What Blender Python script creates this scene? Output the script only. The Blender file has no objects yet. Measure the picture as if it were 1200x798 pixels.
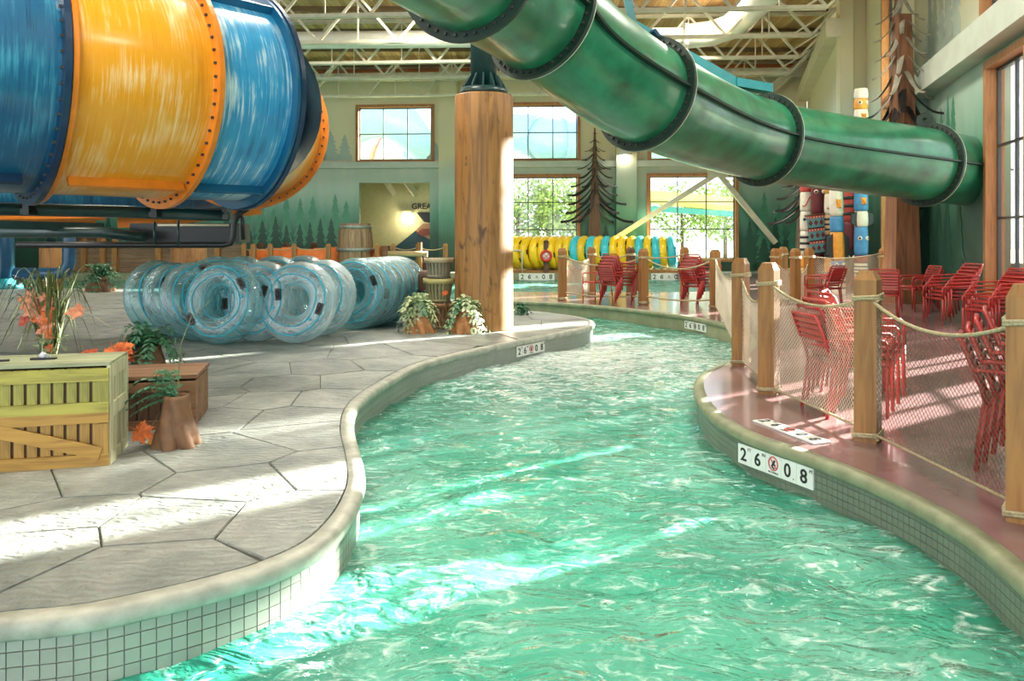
import bpy, bmesh, math, random
from mathutils import Vector, Matrix, noise
from mathutils.geometry import tessellate_polygon
random.seed(7)
PI = math.pi
sc = bpy.context.scene
COL = sc.collection

# ------------------------------------------------------------------ camera, sky, sun, exposure
F, HZ, EYE = 900.0, 277.0, 1.55          # focal length in pixels of the 1200x798 frame, horizon row, eye height
cd = bpy.data.cameras.new('camera'); cam = bpy.data.objects.new('camera', cd); COL.objects.link(cam)
cam.location = (0, 0, EYE); cam.rotation_euler = (PI/2, 0, 0)
cd.sensor_width = 36; cd.lens = 36*F/1200; cd.shift_y = (HZ-399)/1200; cd.clip_end = 300; cd.clip_start = 0.05
sc.camera = cam

w = bpy.data.worlds.new('sky'); sc.world = w; w.use_nodes = True
bg = w.node_tree.nodes['Background']; bg.inputs[0].default_value = (0.90, 0.96, 1.0, 1); bg.inputs[1].default_value = 1.0

SUN_AZ, SUN_EL = Vector((0.82, 0.572, 0)).normalized(), math.radians(18.0)
SUN_TO = SUN_AZ*math.cos(SUN_EL) + Vector((0, 0, math.sin(SUN_EL)))
sl = bpy.data.lights.new('sun', 'SUN'); sl.energy = 26.0; sl.angle = math.radians(0.9); sl.color = (1.0, 0.93, 0.82)
so = bpy.data.objects.new('sun', sl); COL.objects.link(so)
so.rotation_euler = SUN_TO.to_track_quat('Z', 'Y').to_euler(); so.location = (20, 15, 12)

vs = sc.view_settings
sc.display_settings.display_device = 'sRGB'
vs.view_transform = 'Standard'; vs.look = 'None'; vs.gamma = 1.0; vs.use_curve_mapping = False
vs.exposure = 1.75
sc.cycles.max_bounces = 8; sc.cycles.transparent_max_bounces = 24
sc.cycles.caustics_reflective = False; sc.cycles.caustics_refractive = False
sc.cycles.sample_clamp_indirect = 6.0

# ------------------------------------------------------------------ photo pixel -> world helpers
def G(px, py, z=0.0):
    Y = F*(EYE-z)/(py-HZ); return Vector(((px-600)/F*Y, Y, z))
def at(px, py, Y):
    return Vector(((px-600)/F*Y, Y, EYE-(py-HZ)/F*Y))

# ------------------------------------------------------------------ mesh builder
class MB:
    def __init__(s): s.v = []; s.f = []; s.uv = {}; s.sm = set()
    def add(s, vs, fs, smooth=False):
        b = len(s.v); s.v += [tuple(p) for p in vs]
        for f in fs:
            if smooth: s.sm.add(len(s.f))
            s.f.append(tuple(i+b for i in f))
        return s
    def box(s, c, d, rot=None):
        c = Vector(c); hx, hy, hz = d[0]/2, d[1]/2, d[2]/2
        vs = []
        for x, y, z in ((-1,-1,-1),(1,-1,-1),(1,1,-1),(-1,1,-1),(-1,-1,1),(1,-1,1),(1,1,1),(-1,1,1)):
            p = Vector((x*hx, y*hy, z*hz))
            if rot is not None: p = rot @ p
            vs.append(c+p)
        return s.add(vs, [(0,3,2,1),(4,5,6,7),(0,1,5,4),(1,2,6,5),(2,3,7,6),(3,0,4,7)])
    def bar(s, a, b, w, h, up=(0,0,1)):
        a, b = Vector(a), Vector(b); t = (b-a); L = t.length; t.normalize()
        u = Vector(up)
        if abs(t.dot(u)) > 0.98: u = Vector((0, 1, 0)) if abs(t.y) < .9 else Vector((1, 0, 0))
        x = t.cross(u).normalized(); z = x.cross(t)
        R = Matrix((x, t, z)).transposed()
        return s.box((a+b)/2, (w, L, h), R)
    def tube(s, pts, r, n=8, closed=False, caps=True, smooth=True, up=None):
        pts = [Vector(p) for p in pts]; m = len(pts)
        rs = r if isinstance(r, (list, tuple)) else [r]*m
        prev = None; rings = []
        for i, p in enumerate(pts):
            if closed: t = pts[(i+1) % m]-pts[i-1]
            else: t = pts[min(i+1, m-1)]-pts[max(i-1, 0)]
            t = t.normalized() if t.length > 1e-9 else Vector((0, 0, 1))
            if prev is None:
                a = Vector((0, 0, 1)) if abs(t.z) < .9 else Vector((1, 0, 0))
                x = t.cross(a).normalized()
            else:
                x = prev-t*prev.dot(t)
                x = x.normalized() if x.length > 1e-6 else t.orthogonal().normalized()
            prev = x; y = t.cross(x)
            rings.append([p+(x*math.cos(2*PI*k/n)+y*math.sin(2*PI*k/n))*rs[i] for k in range(n)])
        vs = [q for rg in rings for q in rg]; fs = []
        for i in range(m if closed else m-1):
            j = (i+1) % m
            for k in range(n):
                l = (k+1) % n
                fs.append((i*n+k, i*n+l, j*n+l, j*n+k))
        s.add(vs, fs, smooth)
        if caps and not closed:
            b = len(s.v)-m*n
            s.f.append(tuple(b+k for k in reversed(range(n)))); s.f.append(tuple(b+(m-1)*n+k for k in range(n)))
        return s
    def lathe(s, prof, n=24, c=(0,0,0), fold=None, caps=True, smooth=True):
        c = Vector(c); vs = []
        for (r, z) in prof:
            for k in range(n):
                a = 2*PI*k/n; rr = r*(fold(a, z) if fold else 1)
                vs.append(c+Vector((rr*math.cos(a), rr*math.sin(a), z)))
        fs = []
        for i in range(len(prof)-1):
            for k in range(n):
                l = (k+1) % n; fs.append((i*n+k, i*n+l, (i+1)*n+l, (i+1)*n+k))
        s.add(vs, fs, smooth)
        if caps:
            b = len(s.v)-len(vs)
            s.f.append(tuple(b+k for k in reversed(range(n)))); s.f.append(tuple(b+(len(prof)-1)*n+k for k in range(n)))
        return s
    def prism(s, poly, z0, z1, M=None, bevel=0):
        """poly: list of (x,y); extruded along z; M maps local to world"""
        n = len(poly); M = M or Matrix()
        bot = [M @ Vector((p[0], p[1], z0)) for p in poly]; top = [M @ Vector((p[0], p[1], z1)) for p in poly]
        b = len(s.v); s.v += [tuple(p) for p in bot+top]
        for i in range(n):
            j = (i+1) % n; s.f.append((b+i, b+j, b+n+j, b+n+i))
        tri = tessellate_polygon([[Vector((p[0], p[1], 0)) for p in poly]])
        for t in tri:
            a2 = sum(poly[t[i]][0]*poly[t[(i+1) % 3]][1]-poly[t[(i+1) % 3]][0]*poly[t[i]][1] for i in range(3))
            if a2 < 0: t = (t[0], t[2], t[1])
            s.f.append((b+n+t[0], b+n+t[1], b+n+t[2])); s.f.append((b+t[0], b+t[2], b+t[1]))
        return s
    def sphere(s, c, r, n=10, m=6, sx=1, sy=1, sz=1):
        return s.lathe([(max(r*math.sin(PI*i/m), 1e-4), -r*math.cos(PI*i/m)*sz) for i in range(m+1)], n, c, caps=False)
    def build(s, name, mat, parent=None, world=False, label=None):
        me = bpy.data.meshes.new(name)
        off = Vector((0, 0, 0))
        if world and parent is not None:
            q = parent
            while q is not None: off = off+Vector(q.location); q = q.parent
        me.from_pydata([Vector(p)-off for p in s.v] if world else s.v, [], s.f)
        if s.sm:
            me.polygons.foreach_set('use_smooth', [i in s.sm for i in range(len(s.f))])
        me.materials.append(mat); me.update()
        o = bpy.data.objects.new(name, me); COL.objects.link(o)
        if parent is not None: o.parent = parent
        if label: o['label'] = label
        return o

def tag(o, label=None, cat=None, group=None, kind=None):
    if label: o['label'] = label
    if cat: o['category'] = cat
    if group: o['group'] = group
    if kind: o['kind'] = kind
    return o
def thing(name, loc, label, cat, group=None, rz=0.0):
    o = bpy.data.objects.new(name, None); COL.objects.link(o); o.location = loc; o.rotation_euler = (0, 0, rz)
    o.empty_display_size = 0.1
    return tag(o, label, cat, group)
def struct(name, mb, m): return tag(mb.build(name, m), kind='structure')
def copy_tree(o, parent=None):
    c = o.copy(); COL.objects.link(c)
    if parent is not None: c.parent = parent
    for ch in list(o.children): copy_tree(ch, c)
    return c
def place_copy(o, loc, rz, label, group=None, rx=None):
    c = copy_tree(o); c.location = loc; c.rotation_euler = (rx or 0, 0, rz); c['label'] = label
    if group: c['group'] = group
    return c
def inst(me_obj, name, parent, loc=(0,0,0), rot=(0,0,0)):
    """another piece sharing the mesh of me_obj"""
    o = me_obj.copy(); o.name = name; COL.objects.link(o); o.parent = parent; o.location = loc; o.rotation_euler = rot; return o

def catmull(pts, sub=8, closed=False):
    pts = [Vector(p) for p in pts]; n = len(pts); out = []
    for i in range(n if closed else n-1):
        g = (lambda k: pts[k % n]) if closed else (lambda k: pts[max(0, min(n-1, k))])
        p0, p1, p2, p3 = g(i-1), g(i), g(i+1), g(i+2)
        for k in range(sub):
            t = k/sub
            out.append(0.5*((2*p1)+(p2-p0)*t+(2*p0-5*p1+4*p2-p3)*t*t+(3*p1-p0-3*p2+p3)*t**3))
    if not closed: out.append(pts[-1])
    return out
def resample(pts, step):
    out = [pts[0].copy()]; acc = 0
    for a, b in zip(pts, pts[1:]):
        L = (b-a).length; d = step-acc
        while d <= L:
            out.append(a.lerp(b, d/L)); d += step
        acc = L-(d-step)
    return out
def offset2(pts, d):
    """offset a planar polyline to its left by d"""
    out = []
    for i, p in enumerate(pts):
        t = pts[min(i+1, len(pts)-1)]-pts[max(i-1, 0)]; t = Vector((t.x, t.y, 0)).normalized()
        out.append(p+Vector((-t.y, t.x, 0))*d)
    return out

# ------------------------------------------------------------------ materials
def nodes(name):
    m = bpy.data.materials.new(name); m.use_nodes = True; nt = m.node_tree
    return m, nt, nt.nodes['Principled BSDF'], nt.nodes['Material Output']
def N(nt, t, **kw):
    n = nt.nodes.new(t)
    for k, v in kw.items(): setattr(n, k, v)
    return n
def coords(nt, scale=(1,1,1), kind='Object'):
    tc = N(nt, 'ShaderNodeTexCoord'); mp = N(nt, 'ShaderNodeMapping'); mp.inputs['Scale'].default_value = scale
    nt.links.new(tc.outputs[kind], mp.inputs[0]); return mp.outputs[0]
def ramp(nt, fac, stops, interp='LINEAR'):
    r = N(nt, 'ShaderNodeValToRGB'); r.color_ramp.interpolation = interp
    el = r.color_ramp.elements
    while len(el) < len(stops): el.new(0.5)
    for e, (p, c) in zip(el, stops):
        e.position = p; e.color = (c[0], c[1], c[2], 1)
    nt.links.new(fac, r.inputs[0]); return r.outputs[0]
def noise_tex(nt, vec, scale=5, detail=4, dist=0, rough=.55):
    n = N(nt, 'ShaderNodeTexNoise'); n.inputs['Scale'].default_value = scale; n.inputs['Detail'].default_value = detail
    n.inputs['Distortion'].default_value = dist; n.inputs['Roughness'].default_value = rough
    nt.links.new(vec, n.inputs['Vector']); return n.outputs['Fac']
def bump(nt, bs, h, strength=.3, dist=.02):
    b = N(nt, 'ShaderNodeBump'); b.inputs['Strength'].default_value = strength; b.inputs['Distance'].default_value = dist
    nt.links.new(h, b.inputs['Height']); nt.links.new(b.outputs[0], bs.inputs['Normal']); return b
def sh(c, k): return tuple(min(1, x*k) for x in c)
def M(name, col, rough=.55, metal=0, var=.15, scale=6, stretch=(1,1,1), bmp=0, bscale=30, rand=0, coat=0):
    m, nt, bs, _ = nodes(name)
    bs.inputs['Roughness'].default_value = rough; bs.inputs['Metallic'].default_value = metal
    if coat: bs.inputs['Coat Weight'].default_value = coat; bs.inputs['Coat Roughness'].default_value = .12
    vec = coords(nt, stretch)
    f = noise_tex(nt, vec, scale, 5)
    c = ramp(nt, f, [(.3, sh(col, 1-var)), (.7, sh(col, 1+var))])
    if rand:
        oi = N(nt, 'ShaderNodeObjectInfo'); mr = N(nt, 'ShaderNodeMapRange')
        mr.inputs[3].default_value = 1-rand; mr.inputs[4].default_value = 1+rand
        nt.links.new(oi.outputs['Random'], mr.inputs[0])
        hs = N(nt, 'ShaderNodeHueSaturation'); nt.links.new(mr.outputs[0], hs.inputs['Value']); nt.links.new(c, hs.inputs['Color']); c = hs.outputs[0]
    nt.links.new(c, bs.inputs['Base Color'])
    if bmp: bump(nt, bs, noise_tex(nt, vec, bscale, 4), bmp, .01)
    return m
def wood(name, col, dark, rough=.6, axis=2, scale=9, knots=False, rand=.12):
    m, nt, bs, _ = nodes(name); bs.inputs['Roughness'].default_value = rough
    st = [scale, scale, scale]; st[axis] = scale*.07
    v = coords(nt, st); f = noise_tex(nt, v, 2.2, 6, 1.2)
    c = ramp(nt, f, [(.28, dark), (.52, col), (.75, sh(col, 1.25))])
    if knots:
        kf = noise_tex(nt, coords(nt, (3.2, 3.2, 1.6)), 1.6, 3, .6)
        k = ramp(nt, kf, [(.60, (0,0,0)), (.72, (1,1,1))])
        mx = N(nt, 'ShaderNodeMix', data_type='RGBA'); nt.links.new(k, mx.inputs[0]); nt.links.new(c, mx.inputs[6]); mx.inputs[7].default_value = (*sh(dark, .55), 1); c = mx.outputs[2]
    if rand:
        oi = N(nt, 'ShaderNodeObjectInfo'); mr = N(nt, 'ShaderNodeMapRange'); mr.inputs[3].default_value = 1-rand; mr.inputs[4].default_value = 1+rand
        nt.links.new(oi.outputs['Random'], mr.inputs[0]); hs = N(nt, 'ShaderNodeHueSaturation'); nt.links.new(mr.outputs[0], hs.inputs['Value']); nt.links.new(c, hs.inputs['Color']); c = hs.outputs[0]
    nt.links.new(c, bs.inputs['Base Color']); bump(nt, bs, f, .25, .006); return m
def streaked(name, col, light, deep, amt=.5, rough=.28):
    """gelcoat with sun-through streaks painted as colour, running around the tube (UV: u along, v around)"""
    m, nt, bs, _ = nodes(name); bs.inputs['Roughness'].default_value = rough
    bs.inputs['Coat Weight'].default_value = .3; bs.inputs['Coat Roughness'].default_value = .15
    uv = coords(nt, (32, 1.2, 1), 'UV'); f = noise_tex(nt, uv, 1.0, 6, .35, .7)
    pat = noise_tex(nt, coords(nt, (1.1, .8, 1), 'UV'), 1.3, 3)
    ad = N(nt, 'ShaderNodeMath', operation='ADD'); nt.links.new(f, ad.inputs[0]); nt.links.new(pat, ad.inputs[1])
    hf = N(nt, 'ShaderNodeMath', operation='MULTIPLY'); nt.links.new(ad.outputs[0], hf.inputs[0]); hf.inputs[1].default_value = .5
    c = ramp(nt, hf.outputs[0], [(.37, deep), (.46, col), (.51, col), (.52+.085/amt, light)])  # pale stops paint sunlight showing through the shell
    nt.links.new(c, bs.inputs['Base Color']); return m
def clear(name, tint, gloss_tint=(1,1,1), body=(.7,.9,.95), body_w=.12, rim=.75, gloss=.6, wrinkle=.5, base=.035):
    """thin clear vinyl: sees through, glossy towards grazing angles"""
    m = bpy.data.materials.new(name); m.use_nodes = True; nt = m.node_tree; nt.nodes.clear()
    out = N(nt, 'ShaderNodeOutputMaterial'); tr = N(nt, 'ShaderNodeBsdfTransparent'); tr.inputs[0].default_value = (*tint, 1)
    gl = N(nt, 'ShaderNodeBsdfGlossy'); gl.inputs[0].default_value = (*gloss_tint, 1); gl.inputs['Roughness'].default_value = .08
    df = N(nt, 'ShaderNodeBsdfDiffuse'); df.inputs[0].default_value = (*body, 1)
    lw = N(nt, 'ShaderNodeLayerWeight'); lw.inputs[0].default_value = .35
    nz = noise_tex(nt, coords(nt, (1,1,1)), 22, 3); bp = N(nt, 'ShaderNodeBump'); bp.inputs['Strength'].default_value = wrinkle; bp.inputs['Distance'].default_value = .02
    nt.links.new(nz, bp.inputs['Height']); nt.links.new(bp.outputs[0], gl.inputs['Normal'])
    m1 = N(nt, 'ShaderNodeMixShader'); nt.links.new(tr.outputs[0], m1.inputs[1]); nt.links.new(df.outputs[0], m1.inputs[2])
    mm = N(nt, 'ShaderNodeMath', operation='MULTIPLY_ADD'); nt.links.new(lw.outputs['Facing'], mm.inputs[0]); mm.inputs[1].default_value = rim*.5; mm.inputs[2].default_value = body_w
    nt.links.new(mm.outputs[0], m1.inputs[0])
    m2 = N(nt, 'ShaderNodeMixShader'); pw = N(nt, 'ShaderNodeMath', operation='POWER'); l2 = N(nt, 'ShaderNodeLayerWeight'); l2.inputs[0].default_value = .5; nt.links.new(l2.outputs['Facing'], pw.inputs[0]); pw.inputs[1].default_value = 4.0
    fr = N(nt, 'ShaderNodeMath', operation='MULTIPLY_ADD'); nt.links.new(pw.outputs[0], fr.inputs[0]); fr.inputs[1].default_value = gloss; fr.inputs[2].default_value = base
    nt.links.new(fr.outputs[0], m2.inputs[0]); nt.links.new(m1.outputs[0], m2.inputs[1]); nt.links.new(gl.outputs[0], m2.inputs[2])
    nt.links.new(m2.outputs[0], out.inputs[0]); return m
def emit(name, col, k):
    m = bpy.data.materials.new(name); m.use_nodes = True; nt = m.node_tree; nt.nodes.clear()
    o = N(nt, 'ShaderNodeOutputMaterial'); e = N(nt, 'ShaderNodeEmission'); e.inputs[0].default_value = (*col, 1); e.inputs[1].default_value = k
    nt.links.new(e.outputs[0], o.inputs[0]); return m

def stone_mat():
    m, nt, bs, _ = nodes('stamped_concrete'); bs.inputs['Roughness'].default_value = .42
    v = coords(nt); f = noise_tex(nt, v, 1.6, 6, 1.0); g = noise_tex(nt, v, 9, 6, .6)
    c = ramp(nt, f, [(.3, (.155,.178,.165)), (.5, (.25,.27,.25)), (.7, (.37,.38,.345))])
    c2 = ramp(nt, g, [(.3, (.82,.82,.82)), (.7, (1.12,1.12,1.12))])
    mx = N(nt, 'ShaderNodeMix', data_type='RGBA', blend_type='MULTIPLY'); mx.inputs[0].default_value = 1
    nt.links.new(c, mx.inputs[6]); nt.links.new(c2, mx.inputs[7])
    oi = N(nt, 'ShaderNodeObjectInfo'); mr = N(nt, 'ShaderNodeMapRange'); mr.inputs[3].default_value = .84; mr.inputs[4].default_value = 1.14
    nt.links.new(oi.outputs['Random'], mr.inputs[0]); hs = N(nt, 'ShaderNodeHueSaturation'); nt.links.new(mr.outputs[0], hs.inputs['Value']); nt.links.new(mx.outputs[2], hs.inputs['Color'])
    nt.links.new(hs.outputs[0], bs.inputs['Base Color'])
    wv = N(nt, 'ShaderNodeTexWave', wave_type='RINGS'); wv.inputs['Scale'].default_value = 5; wv.inputs['Distortion'].default_value = 9; wv.inputs['Detail'].default_value = 3; wv.inputs['Detail Scale'].default_value = 1.4
    nt.links.new(coords(nt), wv.inputs['Vector'])
    ml = N(nt, 'ShaderNodeMath', operation='MULTIPLY'); nt.links.new(wv.outputs['Fac'], ml.inputs[0]); nt.links.new(noise_tex(nt, v, 2.3, 3), ml.inputs[1])
    ad = N(nt, 'ShaderNodeMath', operation='ADD'); nt.links.new(ml.outputs[0], ad.inputs[0]); nt.links.new(noise_tex(nt, v, 16, 5, .5), ad.inputs[1])
    bump(nt, bs, ad.outputs[0], .6, .016); return m

def mural_mat(name, stops, zspan=10.0):
    """wall paint in bands of colour up the wall, hand-blended"""
    m, nt, bs, _ = nodes(name); bs.inputs['Roughness'].default_value = .5
    tc = N(nt, 'ShaderNodeTexCoord'); sp = N(nt, 'ShaderNodeSeparateXYZ'); nt.links.new(tc.outputs['Object'], sp.inputs[0])
    nz = noise_tex(nt, coords(nt, (1.6,1.6,.3)), 1.0, 4)
    ma = N(nt, 'ShaderNodeMath', operation='MULTIPLY_ADD'); nt.links.new(nz, ma.inputs[0]); ma.inputs[1].default_value = 1.6; nt.links.new(sp.outputs['Z'], ma.inputs[2])
    dv = N(nt, 'ShaderNodeMath', operation='DIVIDE'); nt.links.new(ma.outputs[0], dv.inputs[0]); dv.inputs[1].default_value = zspan
    c = ramp(nt, dv.outputs[0], [((z+.8)/zspan, col) for z, col in stops])
    nt.links.new(c, bs.inputs['Base Color']); bump(nt, bs, noise_tex(nt, coords(nt), 25, 3), .08, .01); return m

def water_mat():
    m = bpy.data.materials.new('pool_water'); m.use_nodes = True; nt = m.node_tree; nt.nodes.clear()
    out = N(nt, 'ShaderNodeOutputMaterial')
    v = coords(nt)
    n1 = noise_tex(nt, coords(nt, (1, 1.5, 1)), 2.6, 3, .9); n2 = noise_tex(nt, coords(nt, (1, 1.6, 1)), 8, 3, .8)
    s = N(nt, 'ShaderNodeMath', operation='MULTIPLY_ADD'); nt.links.new(n2, s.inputs[0]); s.inputs[1].default_value = .20; nt.links.new(n1, s.inputs[2])
    b = N(nt, 'ShaderNodeBump'); b.inputs['Strength'].default_value = .8; b.inputs['Distance'].default_value = .13; nt.links.new(s.outputs[0], b.inputs['Height'])
    tr = N(nt, 'ShaderNodeBsdfTransparent'); tr.inputs[0].default_value = (.46, .94, .80, 1)
    df = N(nt, 'ShaderNodeBsdfDiffuse'); nt.links.new(b.outputs[0], df.inputs['Normal'])
    cn = noise_tex(nt, v, .9, 3, .5); c = ramp(nt, cn, [(.34, (.04,.47,.33)), (.68, (.28,.77,.62))])
    # froth where the current breaks round the bend
    tc = N(nt, 'ShaderNodeTexCoord'); vm = N(nt, 'ShaderNodeVectorMath', operation='DISTANCE'); nt.links.new(tc.outputs['Object'], vm.inputs[0]); vm.inputs[1].default_value = (1.0, 11.9, -.3)
    mr = N(nt, 'ShaderNodeMapRange'); mr.inputs[1].default_value = 4.2; mr.inputs[2].default_value = .3; mr.inputs[3].default_value = .075; mr.inputs[4].default_value = .34; nt.links.new(vm.outputs['Value'], mr.inputs[0])
    fn = noise_tex(nt, coords(nt, (1,1.7,1)), 5.5, 6, 1.2, .65); ad = N(nt, 'ShaderNodeMath', operation='ADD'); nt.links.new(fn, ad.inputs[0]); nt.links.new(mr.outputs[0], ad.inputs[1])
    fm = ramp(nt, ad.outputs[0], [(.60, (0,0,0)), (.80, (1,1,1))])
    mx = N(nt, 'ShaderNodeMix', data_type='RGBA'); nt.links.new(fm, mx.inputs[0]); nt.links.new(c, mx.inputs[6]); mx.inputs[7].default_value = (.82,.93,.9,1); nt.links.new(mx.outputs[2], df.inputs[0])
    m1 = N(nt, 'ShaderNodeMixShader'); fw = N(nt, 'ShaderNodeMath', operation='MULTIPLY_ADD'); nt.links.new(fm, fw.inputs[0]); fw.inputs[1].default_value = .45; fw.inputs[2].default_value = .45
    nt.links.new(fw.outputs[0], m1.inputs[0]); nt.links.new(tr.outputs[0], m1.inputs[1]); nt.links.new(df.outputs[0], m1.inputs[2])
    gl = N(nt, 'ShaderNodeBsdfGlossy'); gl.inputs['Roughness'].default_value = .04; nt.links.new(b.outputs[0], gl.inputs['Normal'])
    fr = N(nt, 'ShaderNodeFresnel'); fr.inputs[0].default_value = 1.34; nt.links.new(b.outputs[0], fr.inputs['Normal'])
    m2 = N(nt, 'ShaderNodeMixShader'); nt.links.new(fr.outputs[0], m2.inputs[0]); nt.links.new(m1.outputs[0], m2.inputs[1]); nt.links.new(gl.outputs[0], m2.inputs[2])
    nt.links.new(m2.outputs[0], out.inputs[0]); return m

def plank_ceiling():
    m, nt, bs, _ = nodes('roof_planks'); bs.inputs['Roughness'].default_value = .7
    tc = N(nt, 'ShaderNodeTexCoord'); sp = N(nt, 'ShaderNodeSeparateXYZ'); nt.links.new(tc.outputs['Object'], sp.inputs[0])
    ml = N(nt, 'ShaderNodeMath', operation='MULTIPLY'); nt.links.new(sp.outputs['X'], ml.inputs[0]); ml.inputs[1].default_value = 5.0
    fr = N(nt, 'ShaderNodeMath', operation='FRACT'); nt.links.new(ml.outputs[0], fr.inputs[0])
    fl = N(nt, 'ShaderNodeMath', operation='FLOOR'); nt.links.new(ml.outputs[0], fl.inputs[0])
    wn = N(nt, 'ShaderNodeTexWhiteNoise', noise_dimensions='1D'); nt.links.new(fl.outputs[0], wn.inputs['W'])
    c = ramp(nt, wn.outputs['Value'], [(0, (.40,.22,.085)), (.5, (.55,.32,.13)), (1, (.70,.45,.20))])
    g = ramp(nt, noise_tex(nt, coords(nt, (9,.5,1)), 2, 5), [(.3, (.7,.7,.7)), (.7, (1.15,1.15,1.15))])
    e = ramp(nt, fr.outputs[0], [(0, (.15,.15,.15)), (.07, (1,1,1))])
    m1 = N(nt, 'ShaderNodeMix', data_type='RGBA', blend_type='MULTIPLY'); m1.inputs[0].default_value = 1; nt.links.new(c, m1.inputs[6]); nt.links.new(g, m1.inputs[7])
    m2 = N(nt, 'ShaderNodeMix', data_type='RGBA', blend_type='MULTIPLY'); m2.inputs[0].default_value = 1; nt.links.new(m1.outputs[2], m2.inputs[6]); nt.links.new(e, m2.inputs[7])
    nt.links.new(m2.outputs[2], bs.inputs['Base Color']); return m

STONE = stone_mat()
COPING = M('coping_concrete', (.40,.41,.35), .5, var=.28, scale=7, bmp=.4, bscale=22)
COPING_OLIVE = M('weathered_coping', (.23,.25,.15), .5, var=.25, scale=6, bmp=.4, bscale=22)
GROUT = M('joint_grout', (.10,.095,.08), .9)
TGROUT = M('tile_grout', (.30,.30,.26), .8)
TILE_GREY = M('pale_wall_tile', (.31,.335,.29), .3, var=.08, scale=3, rand=.05)
TILE_DARK = M('grey_wall_tile', (.16,.185,.14), .3, var=.1, scale=3)
WALL_OLIVE = M('olive_pool_wall', (.26,.28,.17), .55, var=.2, scale=3)
POOLFLOOR = M('pool_plaster', (.66,.88,.78), .6, var=.1, scale=1.5)
REDDECK = M('red_painted_deck', (.215,.125,.128), .24, var=.22, scale=2.2, bmp=.08, bscale=30, coat=.5)
WATER = water_mat()
GLASS = clear('window_glass', (.96,.98,.98), body_w=.0, rim=.05, wrinkle=.0)
CREAM = M('cream_paint', (.66,.60,.42), .55, var=.07, scale=1.5)
STEELW = M('cream_steel', (.62,.58,.44), .5, var=.1, scale=4)
BLACKM = M('dark_mullion', (.035,.035,.035), .4)
FRAMEW = wood('window_wood', (.38,.17,.06), (.22,.09,.03))
CEDAR = wood('fence_post_wood', (.29,.14,.04), (.17,.075,.022), axis=2, scale=7)
ROPE = M('hemp_rope', (.40,.34,.20), .85, var=.3, scale=60)
NETM = M('net_cord', (.13,.105,.07), .8, var=.2)
NETPALE = M('pale_net_cord', (.62,.56,.44), .8, var=.15)
REDCHAIR = M('red_powder_coat', (.36,.030,.026), .35, var=.12, scale=5, rand=.12)
GREEN = M('green_gelcoat', (.018,.17,.085), .33, var=.45, scale=2.5, bmp=.05, bscale=60, coat=.35)
GREEND = M('green_flange', (.004,.022,.014), .55, var=.2)
TEALST = M('teal_steel', (.02,.22,.26), .4, var=.12)
DKSTEEL = M('dark_green_steel', (.012,.045,.045), .32, var=.2, scale=8)
BLKSTEEL = M('black_steel', (.006,.010,.012), .35)
BLUEPIPE = M('blue_pipe', (.012,.07,.15), .3, var=.2)
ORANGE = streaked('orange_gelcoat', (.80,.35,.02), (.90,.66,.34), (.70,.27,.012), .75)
ORANGEP = M('orange_flange_gelcoat', (.72,.22,.02), .35, var=.12)
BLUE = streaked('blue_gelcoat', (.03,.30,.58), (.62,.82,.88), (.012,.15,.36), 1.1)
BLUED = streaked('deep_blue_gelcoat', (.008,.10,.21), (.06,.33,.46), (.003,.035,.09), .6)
BLUEF = M('blue_flange', (.006,.03,.075), .35, var=.2)
LOG = wood('log_wood', (.30,.145,.04), (.11,.055,.02), axis=2, scale=5, knots=True, rand=0)
LOGD = wood('dark_log_wood', (.13,.065,.03), (.05,.025,.012), axis=2, scale=5, rand=0)
VINYL = clear('clear_vinyl', (.62,.86,.88), body=(.30,.55,.58), body_w=.20, rim=.85, gloss=.9, wrinkle=.8, base=.10)
VINYLW = clear('milky_vinyl', (.80,.92,.94), body=(.55,.70,.72), body_w=.26, rim=.95, gloss=.9, wrinkle=.8, base=.10)
SEAM = M('cyan_seam', (.02,.40,.56), .35, var=.1)
BLACKP = M('black_plastic', (.012,.012,.014), .4)
YELTUBE = M('yellow_vinyl', (.86,.58,.02), .3, var=.07, rand=.08)
BLUTUBE = M('aqua_vinyl', (.05,.55,.68), .3, var=.07)
WHITEP = M('white_tile', (.75,.78,.74), .35, var=.05)
INK = M('black_ink', (.012,.014,.014), .5)
INKRED = M('red_ink', (.6,.08,.09), .5)
CLAY = M('brown_clay_cloth', (.17,.085,.04), .65, var=.3, scale=9, bmp=.2, bscale=40)
CLAYT = M('terracotta_cloth', (.36,.155,.05), .65, var=.3, scale=9, bmp=.2, bscale=40)
LEAFG = M('fern_green', (.035,.14,.065), .5, var=.45, scale=20)
LEAFP = M('pale_variegated_leaf', (.42,.50,.27), .5, var=.45, scale=18)
GRASSM = M('grass_blade_green', (.12,.15,.045), .5, var=.5, scale=10)
LEAFO = M('orange_maple_leaf', (.80,.17,.035), .5, var=.35, scale=16)
LEAFPK = M('coral_maple_leaf', (.85,.30,.16), .5, var=.35, scale=16)

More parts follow.
